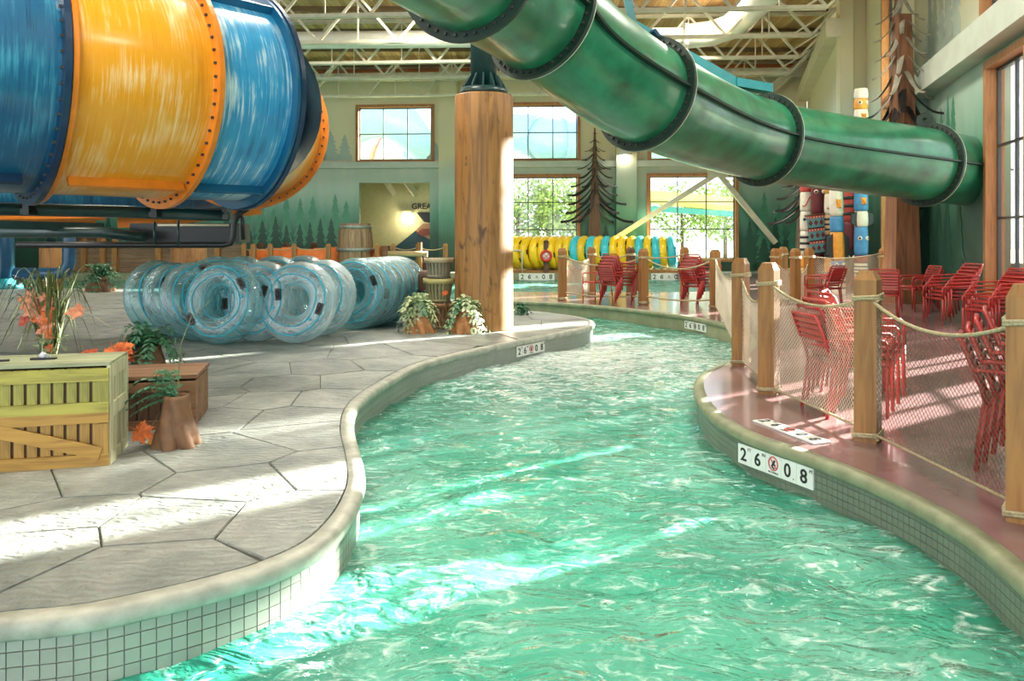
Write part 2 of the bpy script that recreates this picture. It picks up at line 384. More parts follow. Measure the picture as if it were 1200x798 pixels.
# ------------------------------------------------------------------ decks, pool, water
WZ = -0.30
def px_path(lst, z=0.0): return [G(x, y, z) for x, y in lst]
left_px = [(-140,741),(-60,735),(0,727),(90,718),(180,700),(262,680),(320,662),(372,637),(402,608),(417,582),(423,556),(418,528),(411,500),
           (415,478),(432,460),(464,440),(493,426),(541,413),(601,400),(658,389),(686,383.5),(695,379),(690,374),(672,370),(640,366),(600,362),(540,352),(480,343),(400,339),(200,338),(0,338),(-300,338)]
LE = resample(catmull(px_path(left_px), 10), .06)
right_px = [(1420,880),(1290,765),(1200,677),(1125,616),(1050,575),(985,547),(937,529),(900,517),(870,505),(838,486),(820,466),(816,448),(824,437),(840,429),(858,421),(874,411),(880,401),
            (874,391),(858,382),(830,375),(800,369.5),(750,363),(700,358),(650,354.5),(600,352.5),(565,350.5),(548,347),(560,343.5),(600,342),(700,342),(800,342),(850,341)]
RE = resample(catmull(px_path(right_px), 10), .06)

def strip_sweep(path, sgn, prof):
    mb = MB(); n = len(path); rows = []
    for d, z in prof:
        q = offset2(path, sgn*d); rows.append([Vector((p.x, p.y, z)) for p in q])
    vs = [p for r in rows for p in r]; fs = []
    for a in range(len(prof)-1):
        for i in range(n-1):
            f = (a*n+i, a*n+i+1, (a+1)*n+i+1, (a+1)*n+i)
            fs.append(f if sgn > 0 else f[::-1])
    mb.add(vs, fs, True); return mb
NOSE = [(.03,-.085),(-.012,-.085),(-.024,-.074),(-.030,-.05),(-.026,-.022),(-.012,-.005),(.01,0),(.078,0),(.083,-.02)]

left_in = offset2(LE, .088)
left_poly = [(p.x, p.y) for p in left_in] + [(-26, left_in[-1].y), (-26, left_in[0].y-.2), (left_in[0].x-.3, left_in[0].y-.2)]
floor_l = struct('floor', MB().prism(left_poly, -.35, -.014), GROUT); floor_l['label'] = 'grey stamped concrete deck of large irregular flagstones left of the stream'
coping_l = struct('trim_1', strip_sweep(LE, 1, NOSE), COPING); coping_l['label'] = 'pale rounded concrete coping along the flagstone deck'
right_in = offset2(RE, -.078)
right_poly = [(p.x, p.y) for p in right_in] + [(right_in[-1].x+.6, right_in[-1].y+1.5), (right_in[-1].x+.9, 32.44), (16, 32.44), (16, right_in[0].y-.3)]
floor_r = struct('floor', MB().prism(right_poly[::-1], -.35, 0.0), REDDECK); floor_r['label'] = 'dull red painted concrete deck right of the stream'
coping_r = struct('trim_2', strip_sweep(RE, -1, [(a, b+.001) for a, b in NOSE]), COPING_OLIVE); coping_r['label'] = 'weathered olive coping along the red deck'
floor_b = struct('floor', MB().box((-7, 34.6, -.6), (50, 4.3, 1.2)), COPING_OLIVE); floor_b['label'] = 'low far bank below the back wall'
pw_l = struct('wall_left_bank', strip_sweep(LE, 1, [(.02,-1.1),(.02,-.06)]), TGROUT)
pw_r = struct('wall_right_bank', strip_sweep(RE, -1, [(.02,-1.1),(.02,-.06)]), WALL_OLIVE)
struct('floor_pool', MB().box((-5, 16, -1.2), (46, 44, .2)), POOLFLOOR)

# wall tiles: nearest ones single pieces, the rest joined
TS = .062
wl = resample(offset2(LE, .016), TS)
def tile_xf(a, b): 
    t = (b-a).normalized(); return (a+b)/2, math.atan2(t.y, t.x)
proto = None; cnt = 0; far = MB(); start = next(i for i, p in enumerate(wl) if p.x > -2.95)
for i in range(start, len(wl)-1):
    c, ang = tile_xf(wl[i], wl[i+1])
    if c.y > 14.3: break
    for k in range(4):
        z = -.108-k*TS
        if cnt < 292:
            if proto is None: proto = MB().box((0,0,0), (TS-.005, .012, TS-.005)).build('tile', TILE_GREY, pw_l); o = proto
            else: o = inst(proto, 'tile', pw_l)
            o.location = (c.x, c.y, z); o.rotation_euler = (0, 0, ang); cnt += 1
        else: far.box((c.x, c.y, z), (TS-.005, .012, TS-.005), Matrix.Rotation(ang, 3, 'Z'))
tag(far.build('tile_band', TILE_GREY, pw_l), kind='stuff')
TS2 = .05; wr = resample(offset2(RE, -.016), TS2); rt = MB()
for i in range(len(wr)-1):
    c, ang = tile_xf(wr[i], wr[i+1])
    if c.y < 3.2: continue
    if c.y > 9.5: break
    for k in range(5): rt.box((c.x, c.y, -.1-k*TS2), (TS2-.004, .010, TS2-.004), Matrix.Rotation(ang, 3, 'Z'))
tag(rt.build('tile_band', TILE_DARK, pw_r), kind='stuff')
# pale weep-pipe mark at a tile joint of the right bank
p0 = G(1057, 598, -.08); 

# flagstones
def clip(poly, a, b, c):
    """keep a*x+b*y<=c"""
    out = []; n = len(poly)
    for i in range(n):
        p, q = poly[i], poly[(i+1) % n]; dp, dq = a*p[0]+b*p[1]-c, a*q[0]+b*q[1]-c
        if dp <= 0: out.append(p)
        if (dp < 0 and dq > 0) or (dp > 0 and dq < 0):
            t = dp/(dp-dq); out.append((p[0]+(q[0]-p[0])*t, p[1]+(q[1]-p[1])*t))
    return out
seeds_px = [(165,668),(340,606),(205,608),(272,566),(265,531),(112,560),(52,608),(20,640),(384,548),(360,508),(-80,640),(-160,700),(-60,585),(20,575),(60,530),(-80,545),
            (255,488),(345,487),(240,470),(305,470),(385,468),(330,449),(245,450),(420,445),(300,434),(380,430),(455,425),(240,430),(510,408),(430,414),(340,416),(560,398)]
seeds = [(G(x, y).x, G(x, y).y) for x, y in seeds_px]
R2 = random.Random(3)
for iy in range(24):
    for ix in range(22):
        X = -17+ix*1.05+R2.uniform(-.35,.35)+(iy % 2)*.5; Y = 8.9+iy*.75+R2.uniform(-.25,.25)
        if all((X-a)**2+(Y-b)**2 > .55 for a, b in seeds) and X < 1.5 and X > -.78*Y-1: seeds.append((X, Y))
for X, Y in [(-4.6,4.2),(-5.5,5.6),(-4.3,5.6),(-4.0,6.9),(-5.4,7.4),(-3.1,7.6),(-4.4,8.4),(-6.6,8.3)]: seeds.append((X, Y))
deck_outer = left_poly
stones = []
for i, s in enumerate(seeds):
    poly = [(p[0], p[1]) for p in deck_outer]
    nb = sorted((( (s[0]-q[0])**2+(s[1]-q[1])**2, q) for j, q in enumerate(seeds) if j != i))[:14]
    for d2, q in nb:
        dx, dy = q[0]-s[0], q[1]-s[1]; L = math.hypot(dx, dy); a, b = dx/L, dy/L
        poly = clip(poly, a, b, a*(s[0]+q[0])/2+b*(s[1]+q[1])/2-.005)
        if len(poly) < 3: break
    if len(poly) < 3: continue
    pp = [poly[0]]
    for p in poly[1:]:
        if math.hypot(p[0]-pp[-1][0], p[1]-pp[-1][1]) > .03: pp.append(p)
    if len(pp) < 3: continue
    ar = abs(sum(pp[k][0]*pp[(k+1) % len(pp)][1]-pp[(k+1) % len(pp)][0]*pp[k][1] for k in range(len(pp))))/2
    if ar < .03: continue
    cx, cy = sum(p[0] for p in pp)/len(pp), sum(p[1] for p in pp)/len(pp)
    mb = MB(); dz = R2.uniform(-.0015,.0015)
    mb.prism(pp, -.03, -.005+dz)
    ins = [(p[0]+(cx-p[0])*.012, p[1]+(cy-p[1])*.012) for p in pp]
    mb.prism(ins, -.02, 0.0+dz)
    mb.build('flagstone', STONE, floor_l)

# submerged step along the right bank
step = resample(catmull(px_path(right_px[:24]), 10), .12); so_ = offset2(step, .42)
stp = struct('trim_submerged', MB().prism([(p.x, p.y) for p in step]+[(p.x, p.y) for p in so_[::-1]], -1.1, -.50), M('pale_step', (.80,.92,.80), .6)); stp['label'] = 'pale submerged step along the right bank'
# water surface with real ripples
def axis(segs):
    out = []
    for a, b, st in segs:
        n = max(1, int(round((b-a)/st))); out += [a+(b-a)*k/n for k in range(n)]
    return out+[segs[-1][1]]
xs = axis([(-26,-5,1.2),(-5,-2.2,.25),(-2.2,4.2,.055),(4.2,13.5,.6)]); ys = axis([(-3,2.4,.4),(2.4,8,.05),(8,15,.09),(15,33,.35)])
vs_ = []
for y in ys:
    for x in xs:
        h = noise.noise(Vector((x*1.1+y*.3, y*1.6-x*.4, 1.3)))*.05+noise.noise(Vector((x*2.9-y*.7, y*4.0+x*.8, 4.0)))*.024
        vs_.append((x, y, WZ+h))
nx = len(xs); fs_ = [(j*nx+i, j*nx+i+1, (j+1)*nx+i+1, (j+1)*nx+i) for j in range(len(ys)-1) for i in range(nx-1)]
wt = struct('water', MB().add(vs_, fs_, True), WATER); wt['label'] = 'turquoise rippling water of the lazy river'

# ------------------------------------------------------------------ walls
MUR_B = mural_mat('back_mural', [(0,(.010,.045,.030)),(1.5,(.022,.095,.062)),(2.6,(.09,.26,.185)),(3.7,(.30,.42,.34)),(4.6,(.42,.46,.36)),(5.3,(.64,.56,.34)),(7.0,(.68,.60,.38))])
MUR_R = mural_mat('side_mural', [(0,(.008,.04,.026)),(1.8,(.02,.085,.055)),(3.0,(.09,.26,.17)),(4.2,(.28,.42,.33)),(5.2,(.42,.50,.42)),(5.9,(.48,.48,.33)),(7.0,(.62,.56,.34))])
def wall_holes(name, p0, p1, z0, z1, holes, outward, th, mat):
    p0, p1 = Vector((*p0, 0)), Vector((*p1, 0)); d = p1-p0; L = d.length; d.normalize(); o = Vector((*outward, 0)).normalized()
    us = sorted({0.0, L, *[h[0] for h in holes], *[h[1] for h in holes]}); mb = MB()
    ang = math.atan2(d.y, d.x); R = Matrix.Rotation(ang, 3, 'Z')
    for a, b in zip(us, us[1:]):
        if b-a < 1e-6: continue
        hs = sorted((h[2], h[3]) for h in holes if h[0] <= a+1e-6 and h[1] >= b-1e-6); z = z0
        for h0, h1 in hs+[(z1, z1)]:
            if h0-z > 1e-4: mb.box(p0+d*(a+b)/2+o*th/2+Vector((0,0,(z+h0)/2)), (b-a, th, h0-z), R)
            z = max(z, h1)
    return struct(name, mb, mat)
BSL = -.06
def back_y(x): return 35+BSL*x
def back_pt(px):
    k = (px-600)/F; Y = 35/(1-BSL*k); return (k*Y, Y)
RT = .278
C0 = back_pt(946)
def isect(px, X0):        # X = X0 + RT*Y meets the sight line of column px
    k = (px-600)/F; Y = X0/(k-RT); return (k*Y, Y)
XE = 4.96                                   # near bay of the side wall: X = XE + RT*Y
D1 = isect(1088, XE); C1 = ((1053-600)/F*D1[1], D1[1]); XC = C1[0]-RT*C1[1]
B1 = isect(1015, XC); A1 = ((985-600)/F*B1[1], B1[1])
RTA = (C0[0]-A1[0])/(C0[1]-A1[1]); XA = C0[0]-RTA*C0[1]
def near_pt(Y): return (XE+RT*Y, Y)
E1 = near_pt(-4.0)
def udist(a, b): return math.hypot(a[0]-b[0], a[1]-b[1])
RNORM = Vector((1, -RT, 0)).normalized()
# back wall
WL = (-25.5, back_y(-25.5))
def bu(px): return udist(WL, back_pt(px))
def bz(py, px): return EYE-(py-HZ)/F*back_pt(px)[1]
bw = {'upper_left': (420,506,125.5,188), 'upper_mid': (590,677,123,187), 'upper_right': (762,849,123,187), 'lower_mid': (590,677,207,304), 'lower_right': (761,862,206,303.5)}
holes = []; back_windows = []
for k, (a, b, t, bt) in bw.items():
    h = (bu(a), bu(b), bz(bt, (a+b)/2), bz(t, (a+b)/2)); holes.append(h); back_windows.append(h)
DO = (bu(421), bu(504), 0.0, bz(214, 460)); holes.append(DO)
BT = .35
wall_back = wall_holes('wall_back', WL, C0, -.2, 9.5, holes, (0, 1), BT, MUR_B)
bdir = Vector((C0[0]-WL[0], C0[1]-WL[1], 0)).normalized()
# right wall, four stepped bays
def yh(X0, pA, Ya, Yb, z0, z1, k=RT):   # hole on the bay from its far end pA
    return tuple(sorted((udist(pA, (X0+k*Ya, Ya)), udist(pA, (X0+k*Yb, Yb))))) + (z0, z1)
near_holes = [yh(XE, D1, 12.55, 14.41, .5, 4.71), yh(XE, D1, 10.9, 12.2, .5, 4.71), yh(XE, D1, 9.2, 10.6, .5, 3.5), yh(XE, D1, 12.0, 14.65, 5.64, 8.4), yh(XE, D1, 9.0, 11.6, 5.64, 8.4)]
far_holes = [yh(XC, B1, C1[1]+.12, C1[1]+1.6, .5, 4.95), yh(XC, B1, C1[1]+.12, C1[1]+1.6, 5.15, 8.4)]
deep_holes = [yh(XA, C0, 24.5, 27.5, .5, 4.7, RTA)]
wr1 = wall_holes('wall_right', D1, E1, -.2, 9.5, near_holes, (1, -RT), .35, MUR_R)
wall_holes('wall_right', C1, (D1[0]+.35, D1[1]), -.2, 9.5, [], (0, 1), .3, MUR_R)
wall_holes('wall_right', B1, C1, -.2, 9.5, far_holes, (1, -RT), .35, MUR_R)
wall_holes('wall_right', A1, (B1[0]+.35, B1[1]), -.2, 9.5, [], (0, 1), .3, MUR_R)
wall_holes('wall_right', C0, A1, -.2, 9.5, deep_holes, (1, -RT), .35, MUR_R)
struct('wall_left', MB().box((-25.7, 24, 4.6), (.4, 24, 9.8)), MUR_R)

# windows: frame, mullions, panes
wi = [0]
def window(p0, p1, hole, inward, cols, rows, fm=FRAMEW, fw=.14, label=None):
    """hole=(u0,u1,z0,z1) on the wall from p0 to p1; rows = list of relative rail heights"""
    wi[0] += 1
    d = Vector((p1[0]-p0[0], p1[1]-p0[1], 0)).normalized(); ang = math.atan2(d.y, d.x); u0, u1, z0, z1 = hole
    o = bpy.data.objects.new('window_%d' % wi[0], None); COL.objects.link(o); o['kind'] = 'structure'
    c = Vector((p0[0], p0[1], 0))+d*u0; o.location = (c.x, c.y, z0); o.rotation_euler = (0, 0, ang)
    if label: o['label'] = label
    n = Vector((*inward, 0)).normalized(); s = 1 if (Matrix.Rotation(-ang, 3, 'Z') @ n).y > 0 else -1   # local y sign towards the room
    Wd, H = u1-u0, z1-z0
    for nm, cc, dd in (('frame', (Wd/2, -s*.10, -fw/2+.02), (Wd+2*fw-.04, .32, fw)), ('frame', (Wd/2, -s*.10, H+fw/2-.02), (Wd+2*fw-.04, .32, fw)),
                       ('frame', (-fw/2+.02, -s*.10, H/2), (fw, .32, H)), ('frame', (Wd+fw/2-.02, -s*.10, H/2), (fw, .32, H))):
        MB().box((cc[0], cc[1]+s*.02, cc[2]), dd).build(nm, fm, o)
    yb = -s*.14
    for k in range(cols+1): MB().box((min(max(Wd*k/cols, .05), Wd-.05), yb, H/2), (.045, .06, H-.02)).build('mullion', BLACKM, o)
    rr = [0]+rows+[1]
    for r in rr: MB().box((Wd/2, yb, min(max(H*r, .05), H-.05)), (Wd-.02, .055, .045)).build('mullion', BLACKM, o)
    for k in range(cols):
        for a, b in zip(rr, rr[1:]):
            MB().box((Wd*(k+.5)/cols, yb-s*.0, H*(a+b)/2), (Wd/cols-.05, .008, H*(b-a)-.05)).build('pane', GLASS, o)
    return o
for k, h in enumerate(back_windows):
    window(WL, C0, h, (0, -1), 3, [.5] if k < 3 else [.36, .69])
for h in near_holes: window(D1, E1, h, (-1, RT), 2 if h[1]-h[0] < 2.4 else 3, [.33, .65] if h[2] < 1 else [.5])
for h in far_holes: window(B1, C1, h, (-1, RT), 1, [.33, .65])
for h in deep_holes: window(C0, A1, h, (-1, RT), 3, [.33, .65])

# ledges, pilasters, beams
tn = [2]
def trim(mb, m, label=None):
    tn[0] += 1; o = struct('trim_%d' % tn[0], mb, m)
    if label: o['label'] = label
    return o
LEDGE = M('ledge_paint', (.46,.50,.42), .5, var=.08, scale=2)
zl = bz(196.5, 600); q0, q1 = Vector((*WL, 0)), Vector((*C0, 0)); inb = Vector((bdir.y, -bdir.x, 0))
trim(MB().bar(q0+inb*.12+Vector((0,0,zl+.14)), q1+inb*.12+Vector((0,0,zl+.14)), .26, .28), LEDGE, 'grey green ledge across the back wall')
a = Vector((*D1, 0)); b = Vector((*E1, 0)); zz = 4.92
trim(MB().bar(a-RNORM*.2+Vector((0,0,zz+.28)), b-RNORM*.2+Vector((0,0,zz+.28)), .42, .56), LEDGE, 'grey green ledge above the tall side window')
a = Vector((*C0, 0)); b = Vector((*A1, 0))
trim(MB().bar(a-RNORM*.2+Vector((0,0,7.85)), b-RNORM*.2+Vector((0,0,7.85)), .42, .55), CREAM)
for pxa, pxb in ((515, 536), (721, 745)):
    pa, pb = back_pt(pxa), back_pt(pxb)
    trim(MB().box(((pa[0]+pb[0])/2, (pa[1]+pb[1])/2-.16, 4.7), (pb[0]-pa[0], .4, 9.4)), MUR_B)
pa = back_pt(905)
trim(MB().bar((pa[0]-1.6, pa[1]-.3, 6.9), (C0[0]-.2, C0[1]-.3, 9.3), .35, .4), CREAM)
trim(MB().bar(q0+inb*.1+Vector((0,0,9.1)), q1+inb*.1+Vector((0,0,9.1)), .2, .22), M('rust_orange_beam', (.50,.17,.05), .6))
trim(MB().bar(q0+inb*.6+Vector((0,0,8.75)), q1+inb*.6+Vector((0,0,8.75)), .3, .35), STEELW)
# knee braces that meet above the lower right window
br = thing('steel_brace', (back_pt(838)[0], back_pt(838)[1]-.6, 4.3), 'pair of cream diagonal steel braces meeting above the lower window right of the metal spruce', 'brace')
ap = Vector((back_pt(838)[0], back_pt(838)[1]-.5, bz(204, 838)))
for pxx, pyy in ((704, 290), (872, 240), (905, 275)):
    if pxx == 905: continue
    e = at(pxx, pyy, back_pt(pxx)[1]-.5)
    if pxx == 872: e = ap+(e-ap)*2.2
    MB().bar(ap, e, .22, .22).build('brace_arm', STEELW, br, world=True)
MB().box(ap+Vector((0,0,.05)), (.9, .12, .45)).build('gusset_plate', STEELW, br, world=True)

# ceiling and trusses
ceil = struct('ceiling', MB().box((-5, 14.5, 9.5), (42, 45, .2)), plank_ceiling()); ceil['label'] = 'brown plank roof deck seen through the trusses'
PURL = M('brown_purlin', (.20,.12,.06), .7)
for k in range(9):
    trim(MB().box((-5, 12+2.85*k, 9.32), (40, .12, .16)), PURL)
def truss(Yc, xr, label):
    z0, z1 = 7.72, 9.2; t = thing('roof_truss', (0, Yc, z0), label, 'truss', 'open web steel trusses under the plank roof', rz=math.atan(BSL))
    xl = -19.0
    for dy in (-.07, .07): 
        MB().box(((xl+xr)/2, dy, 0), (xr-xl, .07, .10)).build('bottom_chord', STEELW, t)
        MB().box(((xl+xr+2)/2, dy, z1-z0), (xr-xl+2, .07, .10)).build('top_chord', STEELW, t)
    n = int((xr-xl)/1.25); st = (xr-xl)/n
    for k in range(n):
        x0, x1 = xr-k*st, xr-(k+1)*st
        a_, b_ = ((x0, 0, 0), (x1, 0, z1-z0)) if k % 2 == 0 else ((x0, 0, z1-z0), (x1, 0, 0))
        MB().bar(a_, b_, .075, .075).build('web', STEELW, t)
        if k % 2 == 1: MB().bar((x0, 0, z1-z0), (x0, 0, 0.0), .04, .04).build('web', STEELW, t)
    MB().bar((xr, 0, 0), (xr+1.5, 0, z1-z0+.1), .07, .07).build('web', STEELW, t)
    MB().bar((xr-.6, -.1, 0), (xr+1.9, -.1, z1-z0+.1), .05, .05).build('web', STEELW, t)
names = ['nearest', 'second nearest', 'third from the camera', 'fourth from the camera', 'second from the back wall', 'one closest to the back wall']
for i, (Yc, xr) in enumerate(((18.4, 7.6), (21.2, 8.5), (24.1, 9.2), (27.0, 9.9), (29.6, 10.5), (33.4, 11.2))):
    truss(Yc, xr, 'cream open web roof truss, the '+names[i]+' of six')
DUCT = M('white_duct', (.70,.68,.58), .4, var=.06)
dt = thing('air_duct', (5, 25, 8.4), 'fat white duct under the roof planks running towards the camera from an elbow', 'duct')
dp = [Vector((7.35, y, 8.55)) for y in (8, 14, 20, 24.6)]+[Vector((7.25, 25.5, 8.5)), Vector((6.8, 26.1, 8.45)), Vector((6.0, 26.35, 8.42))]
MB().tube(dp, .42, 20).build('main_run', DUCT, dt, world=True)
MB().tube([(6.0, 26.35, 8.42), (2, 26.5, 8.4), (-17, 27.2, 8.4)], .30, 16).build('side_run', DUCT, dt, world=True)
MB().tube([(6.02, 26.34, 8.42), (5.85, 26.35, 8.42)], .44, 20).build('collar', DUCT, dt, world=True)

def add_fill_lamp(x, y, z, power):
    """added fill light out of view, dressed with a housing and two hanger rods"""
    t = thing('fill_lamp', (x, y, z), 'added fill light out of view, in a cream housing on two rods', 'lamp', 'added fill lights under the roof')
    MB().box((0, 0, .07), (1.7, .56, .10)).build('housing', STEELW, t)
    for dx in (-.7, .7): MB().tube([(dx, 0, .12), (dx, 0, 9.4-z)], .012, 6).build('hanger_rod', BLKSTEEL, t)
    l = bpy.data.lights.new('fill_lamp_light', 'AREA'); l.shape = 'RECTANGLE'; l.size = 1.6; l.size_y = .5
    l.energy = power; l.color = (1.0, 0.93, 0.80)
    o = bpy.data.objects.new('fill_lamp_light', l); COL.objects.link(o); o.parent = t; o.location = (0, 0, .01)
for lx_, ly_, lz_, lp_ in ((-11, 4, 7.4, 68), (-4, 5, 7.4, 88), (3, 5, 7.4, 88), (-11, 12, 7.4, 75), (-3, 11, 7.4, 102), (4, 11, 7.4, 102), (-2.5, 16, 7.4, 88), (5.5, 16, 7.4, 88),
                           (-12, 24, 9.2, 200), (-3, 24, 9.2, 260), (6, 24, 9.2, 260)): add_fill_lamp(lx_, ly_, lz_, lp_)  # fill lights added above the view to brighten the hall

# ------------------------------------------------------------------ painted forest on the walls
PT_D = M('painted_dark_fir', (.016,.075,.048), .5, var=.1, scale=2)
PT_M = M('painted_mid_fir', (.055,.23,.14), .5, var=.12, scale=2)
PT_L = M('painted_pale_fir', (.36,.43,.36), .5, var=.08, scale=2)
R3 = random.Random(11)
def fir_poly(wd, h, tiers):
    L = [(0, h)]
    for k in range(tiers):
        f = (k+1)/tiers; z = h*(1-f*.86); ww = wd/2*(f**.8)
        L.append((ww*R3.uniform(.85,1.1), z+h*.03)); L.append((ww*.55, z+h*.035))
    L = L[:-1]+[(wd*.42, 0)]
    Rr = [(-x*R3.uniform(.85,1.12), z) for x, z in L[1:]][::-1]
    return L[::-1]+Rr[::-1][::-1] if False else [(-wd*.42, 0)]+Rr[1:]+[(0, h)]+L[1:]
def paint_fir(pt, dvec, nrm, zb, wd, h, mat, par, th=.006, off=0.0):
    d = Vector(dvec).normalized(); n = Vector(nrm).normalized()
    poly = fir_poly(wd, h, 6)
    Mx = Matrix(((d.x, 0, n.x, pt[0]+n.x*off), (d.y, 0, n.y, pt[1]+n.y*off), (0, 1, 0, zb), (0, 0, 0, 1)))
    MB().prism(poly, 0, th, Mx).build('painted_fir', mat, par)
def fir_row(p0, d, n, u0, u1, step, zb, hs, mat, par, off, skip=()):
    u = u0
    while u < u1:
        wd = step*R3.uniform(1.2, 1.8); h = R3.uniform(*hs)
        if not any(a-wd*.55 < u < b+wd*.55 for a, b in skip):
            paint_fir((p0[0]+d[0]*u, p0[1]+d[1]*u), d, n, zb, wd, h, mat, par, off=off)
        u += step*R3.uniform(.8, 1.15)
wu0, wu1 = bu(285), bu(940)
sk = [(DO[0], DO[1])]+[(h[0]-.1, h[1]+.1) for h in back_windows if h[2] < 2]
nb_ = (bdir.y, -bdir.x, 0)
fir_row(WL, bdir, nb_, wu0-7, wu1, .62, .0, (2.6, 4.05), PT_M, wall_back, .0, sk)
fir_row(WL, bdir, nb_, wu0-7, wu1, .55, .0, (1.3, 2.7), PT_D, wall_back, .007, sk)
fir_row(WL, bdir, nb_, wu0-2, bu(415), .6, 5.05, (.8, 1.7), PT_L, wall_back, .0)
fir_row(WL, bdir, nb_, bu(510), bu(590), .6, 5.05, (.8, 1.5), PT_L, wall_back, .0)
rd = Vector((E1[0]-D1[0], E1[1]-D1[1], 0)).normalized()
def ru(Y): return udist(D1, near_pt(Y))
fir_row(D1, rd, -RNORM, .1, ru(16.3), .55, 5.8, (1.2, 2.9), PT_L, wr1, .0)
fir_row(D1, rd, -RNORM, .2, ru(16.2), .5, 2.9, (1.2, 2.1), PT_M, wr1, .0)
fir_row(D1, rd, -RNORM, .2, ru(16.2), .8, .0, (2.2, 3.3), PT_D, wr1, .007)
paint_fir((C1[0]+.78, C1[1]), (1, 0, 0), (0, -1, 0), .2, .85, 4.4, PT_D, bpy.data.objects['wall_right.001'])
paint_fir((C1[0]+.82, C1[1]), (1, 0, 0), (0, -1, 0), 5.0, .7, 2.2, PT_L, bpy.data.objects['wall_right.001'])

# the room behind the doorway at the back
rx0, rx1 = back_pt(421)[0], back_pt(504)[0]; ry = back_y(rx0)
rm = MB()
rm.box(((rx0+rx1)/2, ry+3.2, 2.2), (6.5, .15, 5)); rm.box((rx0-1.6, ry+1.8, 2.2), (.15, 3, 5)); rm.box((rx1+1.6, ry+1.8, 2.2), (.15, 3, 5)); rm.box(((rx0+rx1)/2, ry+1.8, 4.55), (6.5, 3, .15))
rm.box(((rx0+rx1)/2, ry+1.8, -.1), (6.5, 3, .2))
LOBBYM = M('lobby_cream', (.60,.57,.33), .6, var=.06)
lobby = struct('wall_lobby', rm, LOBBYM); lobby['label'] = 'cream wall of the room behind the doorway with a dark mountain mural'
LY = ry+3.1
for pxx in (455, 480):
    a_ = at(pxx-8, 214, LY-.6); b_ = at(pxx+7, 228, LY-.15)
    MB().bar(a_+Vector((0,0,.3)), b_, .18, .3).build('roof_brace', STEELW, lobby)
def flat_poly(px_pts, Y, mat, name, par, th=.03):
    pts = [at(x, y, Y) for x, y in px_pts]
    Mx = Matrix(((1,0,0,0),(0,0,-1,Y),(0,1,0,0),(0,0,0,1)))
    return MB().prism([(p.x, p.z) for p in pts], 0, th, Mx).build(name, mat, par)
flat_poly([(440,309),(452,297),(470,284),(490,268),(512,259),(525,262),(525,312),(440,312)], LY, M('mural_navy', (.015,.06,.085), .5), 'painted_mountain', lobby)
flat_poly([(487,270),(496,262),(508,262),(508,282),(494,276)], LY-.04, M('mural_tan', (.40,.22,.13), .5), 'painted_rock', lobby)
flat_poly([(488,273),(495,268),(508,268),(508,274),(493,276)], LY-.08, M('mural_rust', (.22,.06,.04), .5), 'painted_rock', lobby)
flat_poly([(488,249),(508,249),(508,262),(497,260)], LY-.04, M('mural_black', (.02,.02,.025), .5), 'painted_peak', lobby)
TXT = {}
def text(name, body, size, mat, parent, loc, rot=(PI/2,0,0), ext=.001, align='CENTER'):
    c = bpy.data.curves.new(name, 'FONT'); c.body = body; c.size = size; c.extrude = ext; c.offset = size*.018 if size > .1 else 0; c.align_x = align; c.align_y = 'CENTER'; c.resolution_u = 3
    key = (body, round(size, 4), ext)
    if key not in TXT:
        tmp = bpy.data.objects.new('tmp', c); COL.objects.link(tmp); bpy.context.view_layer.update()
        TXT[key] = bpy.data.meshes.new_from_object(tmp.evaluated_get(bpy.context.evaluated_depsgraph_get())); bpy.data.objects.remove(tmp)
    me = TXT[key].copy(); me.materials.clear(); me.materials.append(mat); bpy.data.curves.remove(c)
    o = bpy.data.objects.new(name, me); COL.objects.link(o); o.parent = parent; o.location = loc; o.rotation_euler = rot; return o
g = at(499, 242, LY-.06)
text('lettering', 'GREAT', .40, INK, lobby, (g.x-.1, g.y, g.z), ext=.01)
wl_ = thing('wall_lamp', at(477, 250, LY-.2), 'small lit downlight on the cream wall seen through the doorway', 'lamp')
MB().box((0,0,.05), (.5,.25,.12)).build('housing', STEELW, wl_); MB().box((0,0,-.03), (.4,.2,.04)).build('diffuser', emit('lamp_glow', (1,.93,.75), 8), wl_)
l = bpy.data.lights.new('wall_lamp_light', 'POINT'); l.energy = 14; l.color = (1,.85,.55); l.shadow_soft_size = .2; o = bpy.data.objects.new('wall_lamp_light', l); COL.objects.link(o); o.parent = wl_; o.location = (0,-.3,-.3)
pl = at(732, 182, back_pt(732)[1]-.55)
wp = thing('wall_lamp', pl, 'white wall lamp lit on the pale pilaster beside the metal spruce', 'lamp')
MB().lathe([(.02,.28),(.20,.22),(.26,.08),(.26,0)], 16).build('housing', WHITEP, wp); MB().lathe([(.22,0),(.2,-.06),(.1,-.1)], 16).build('diffuser', emit('lamp_glow_white', (1,.97,.85), 9), wp)

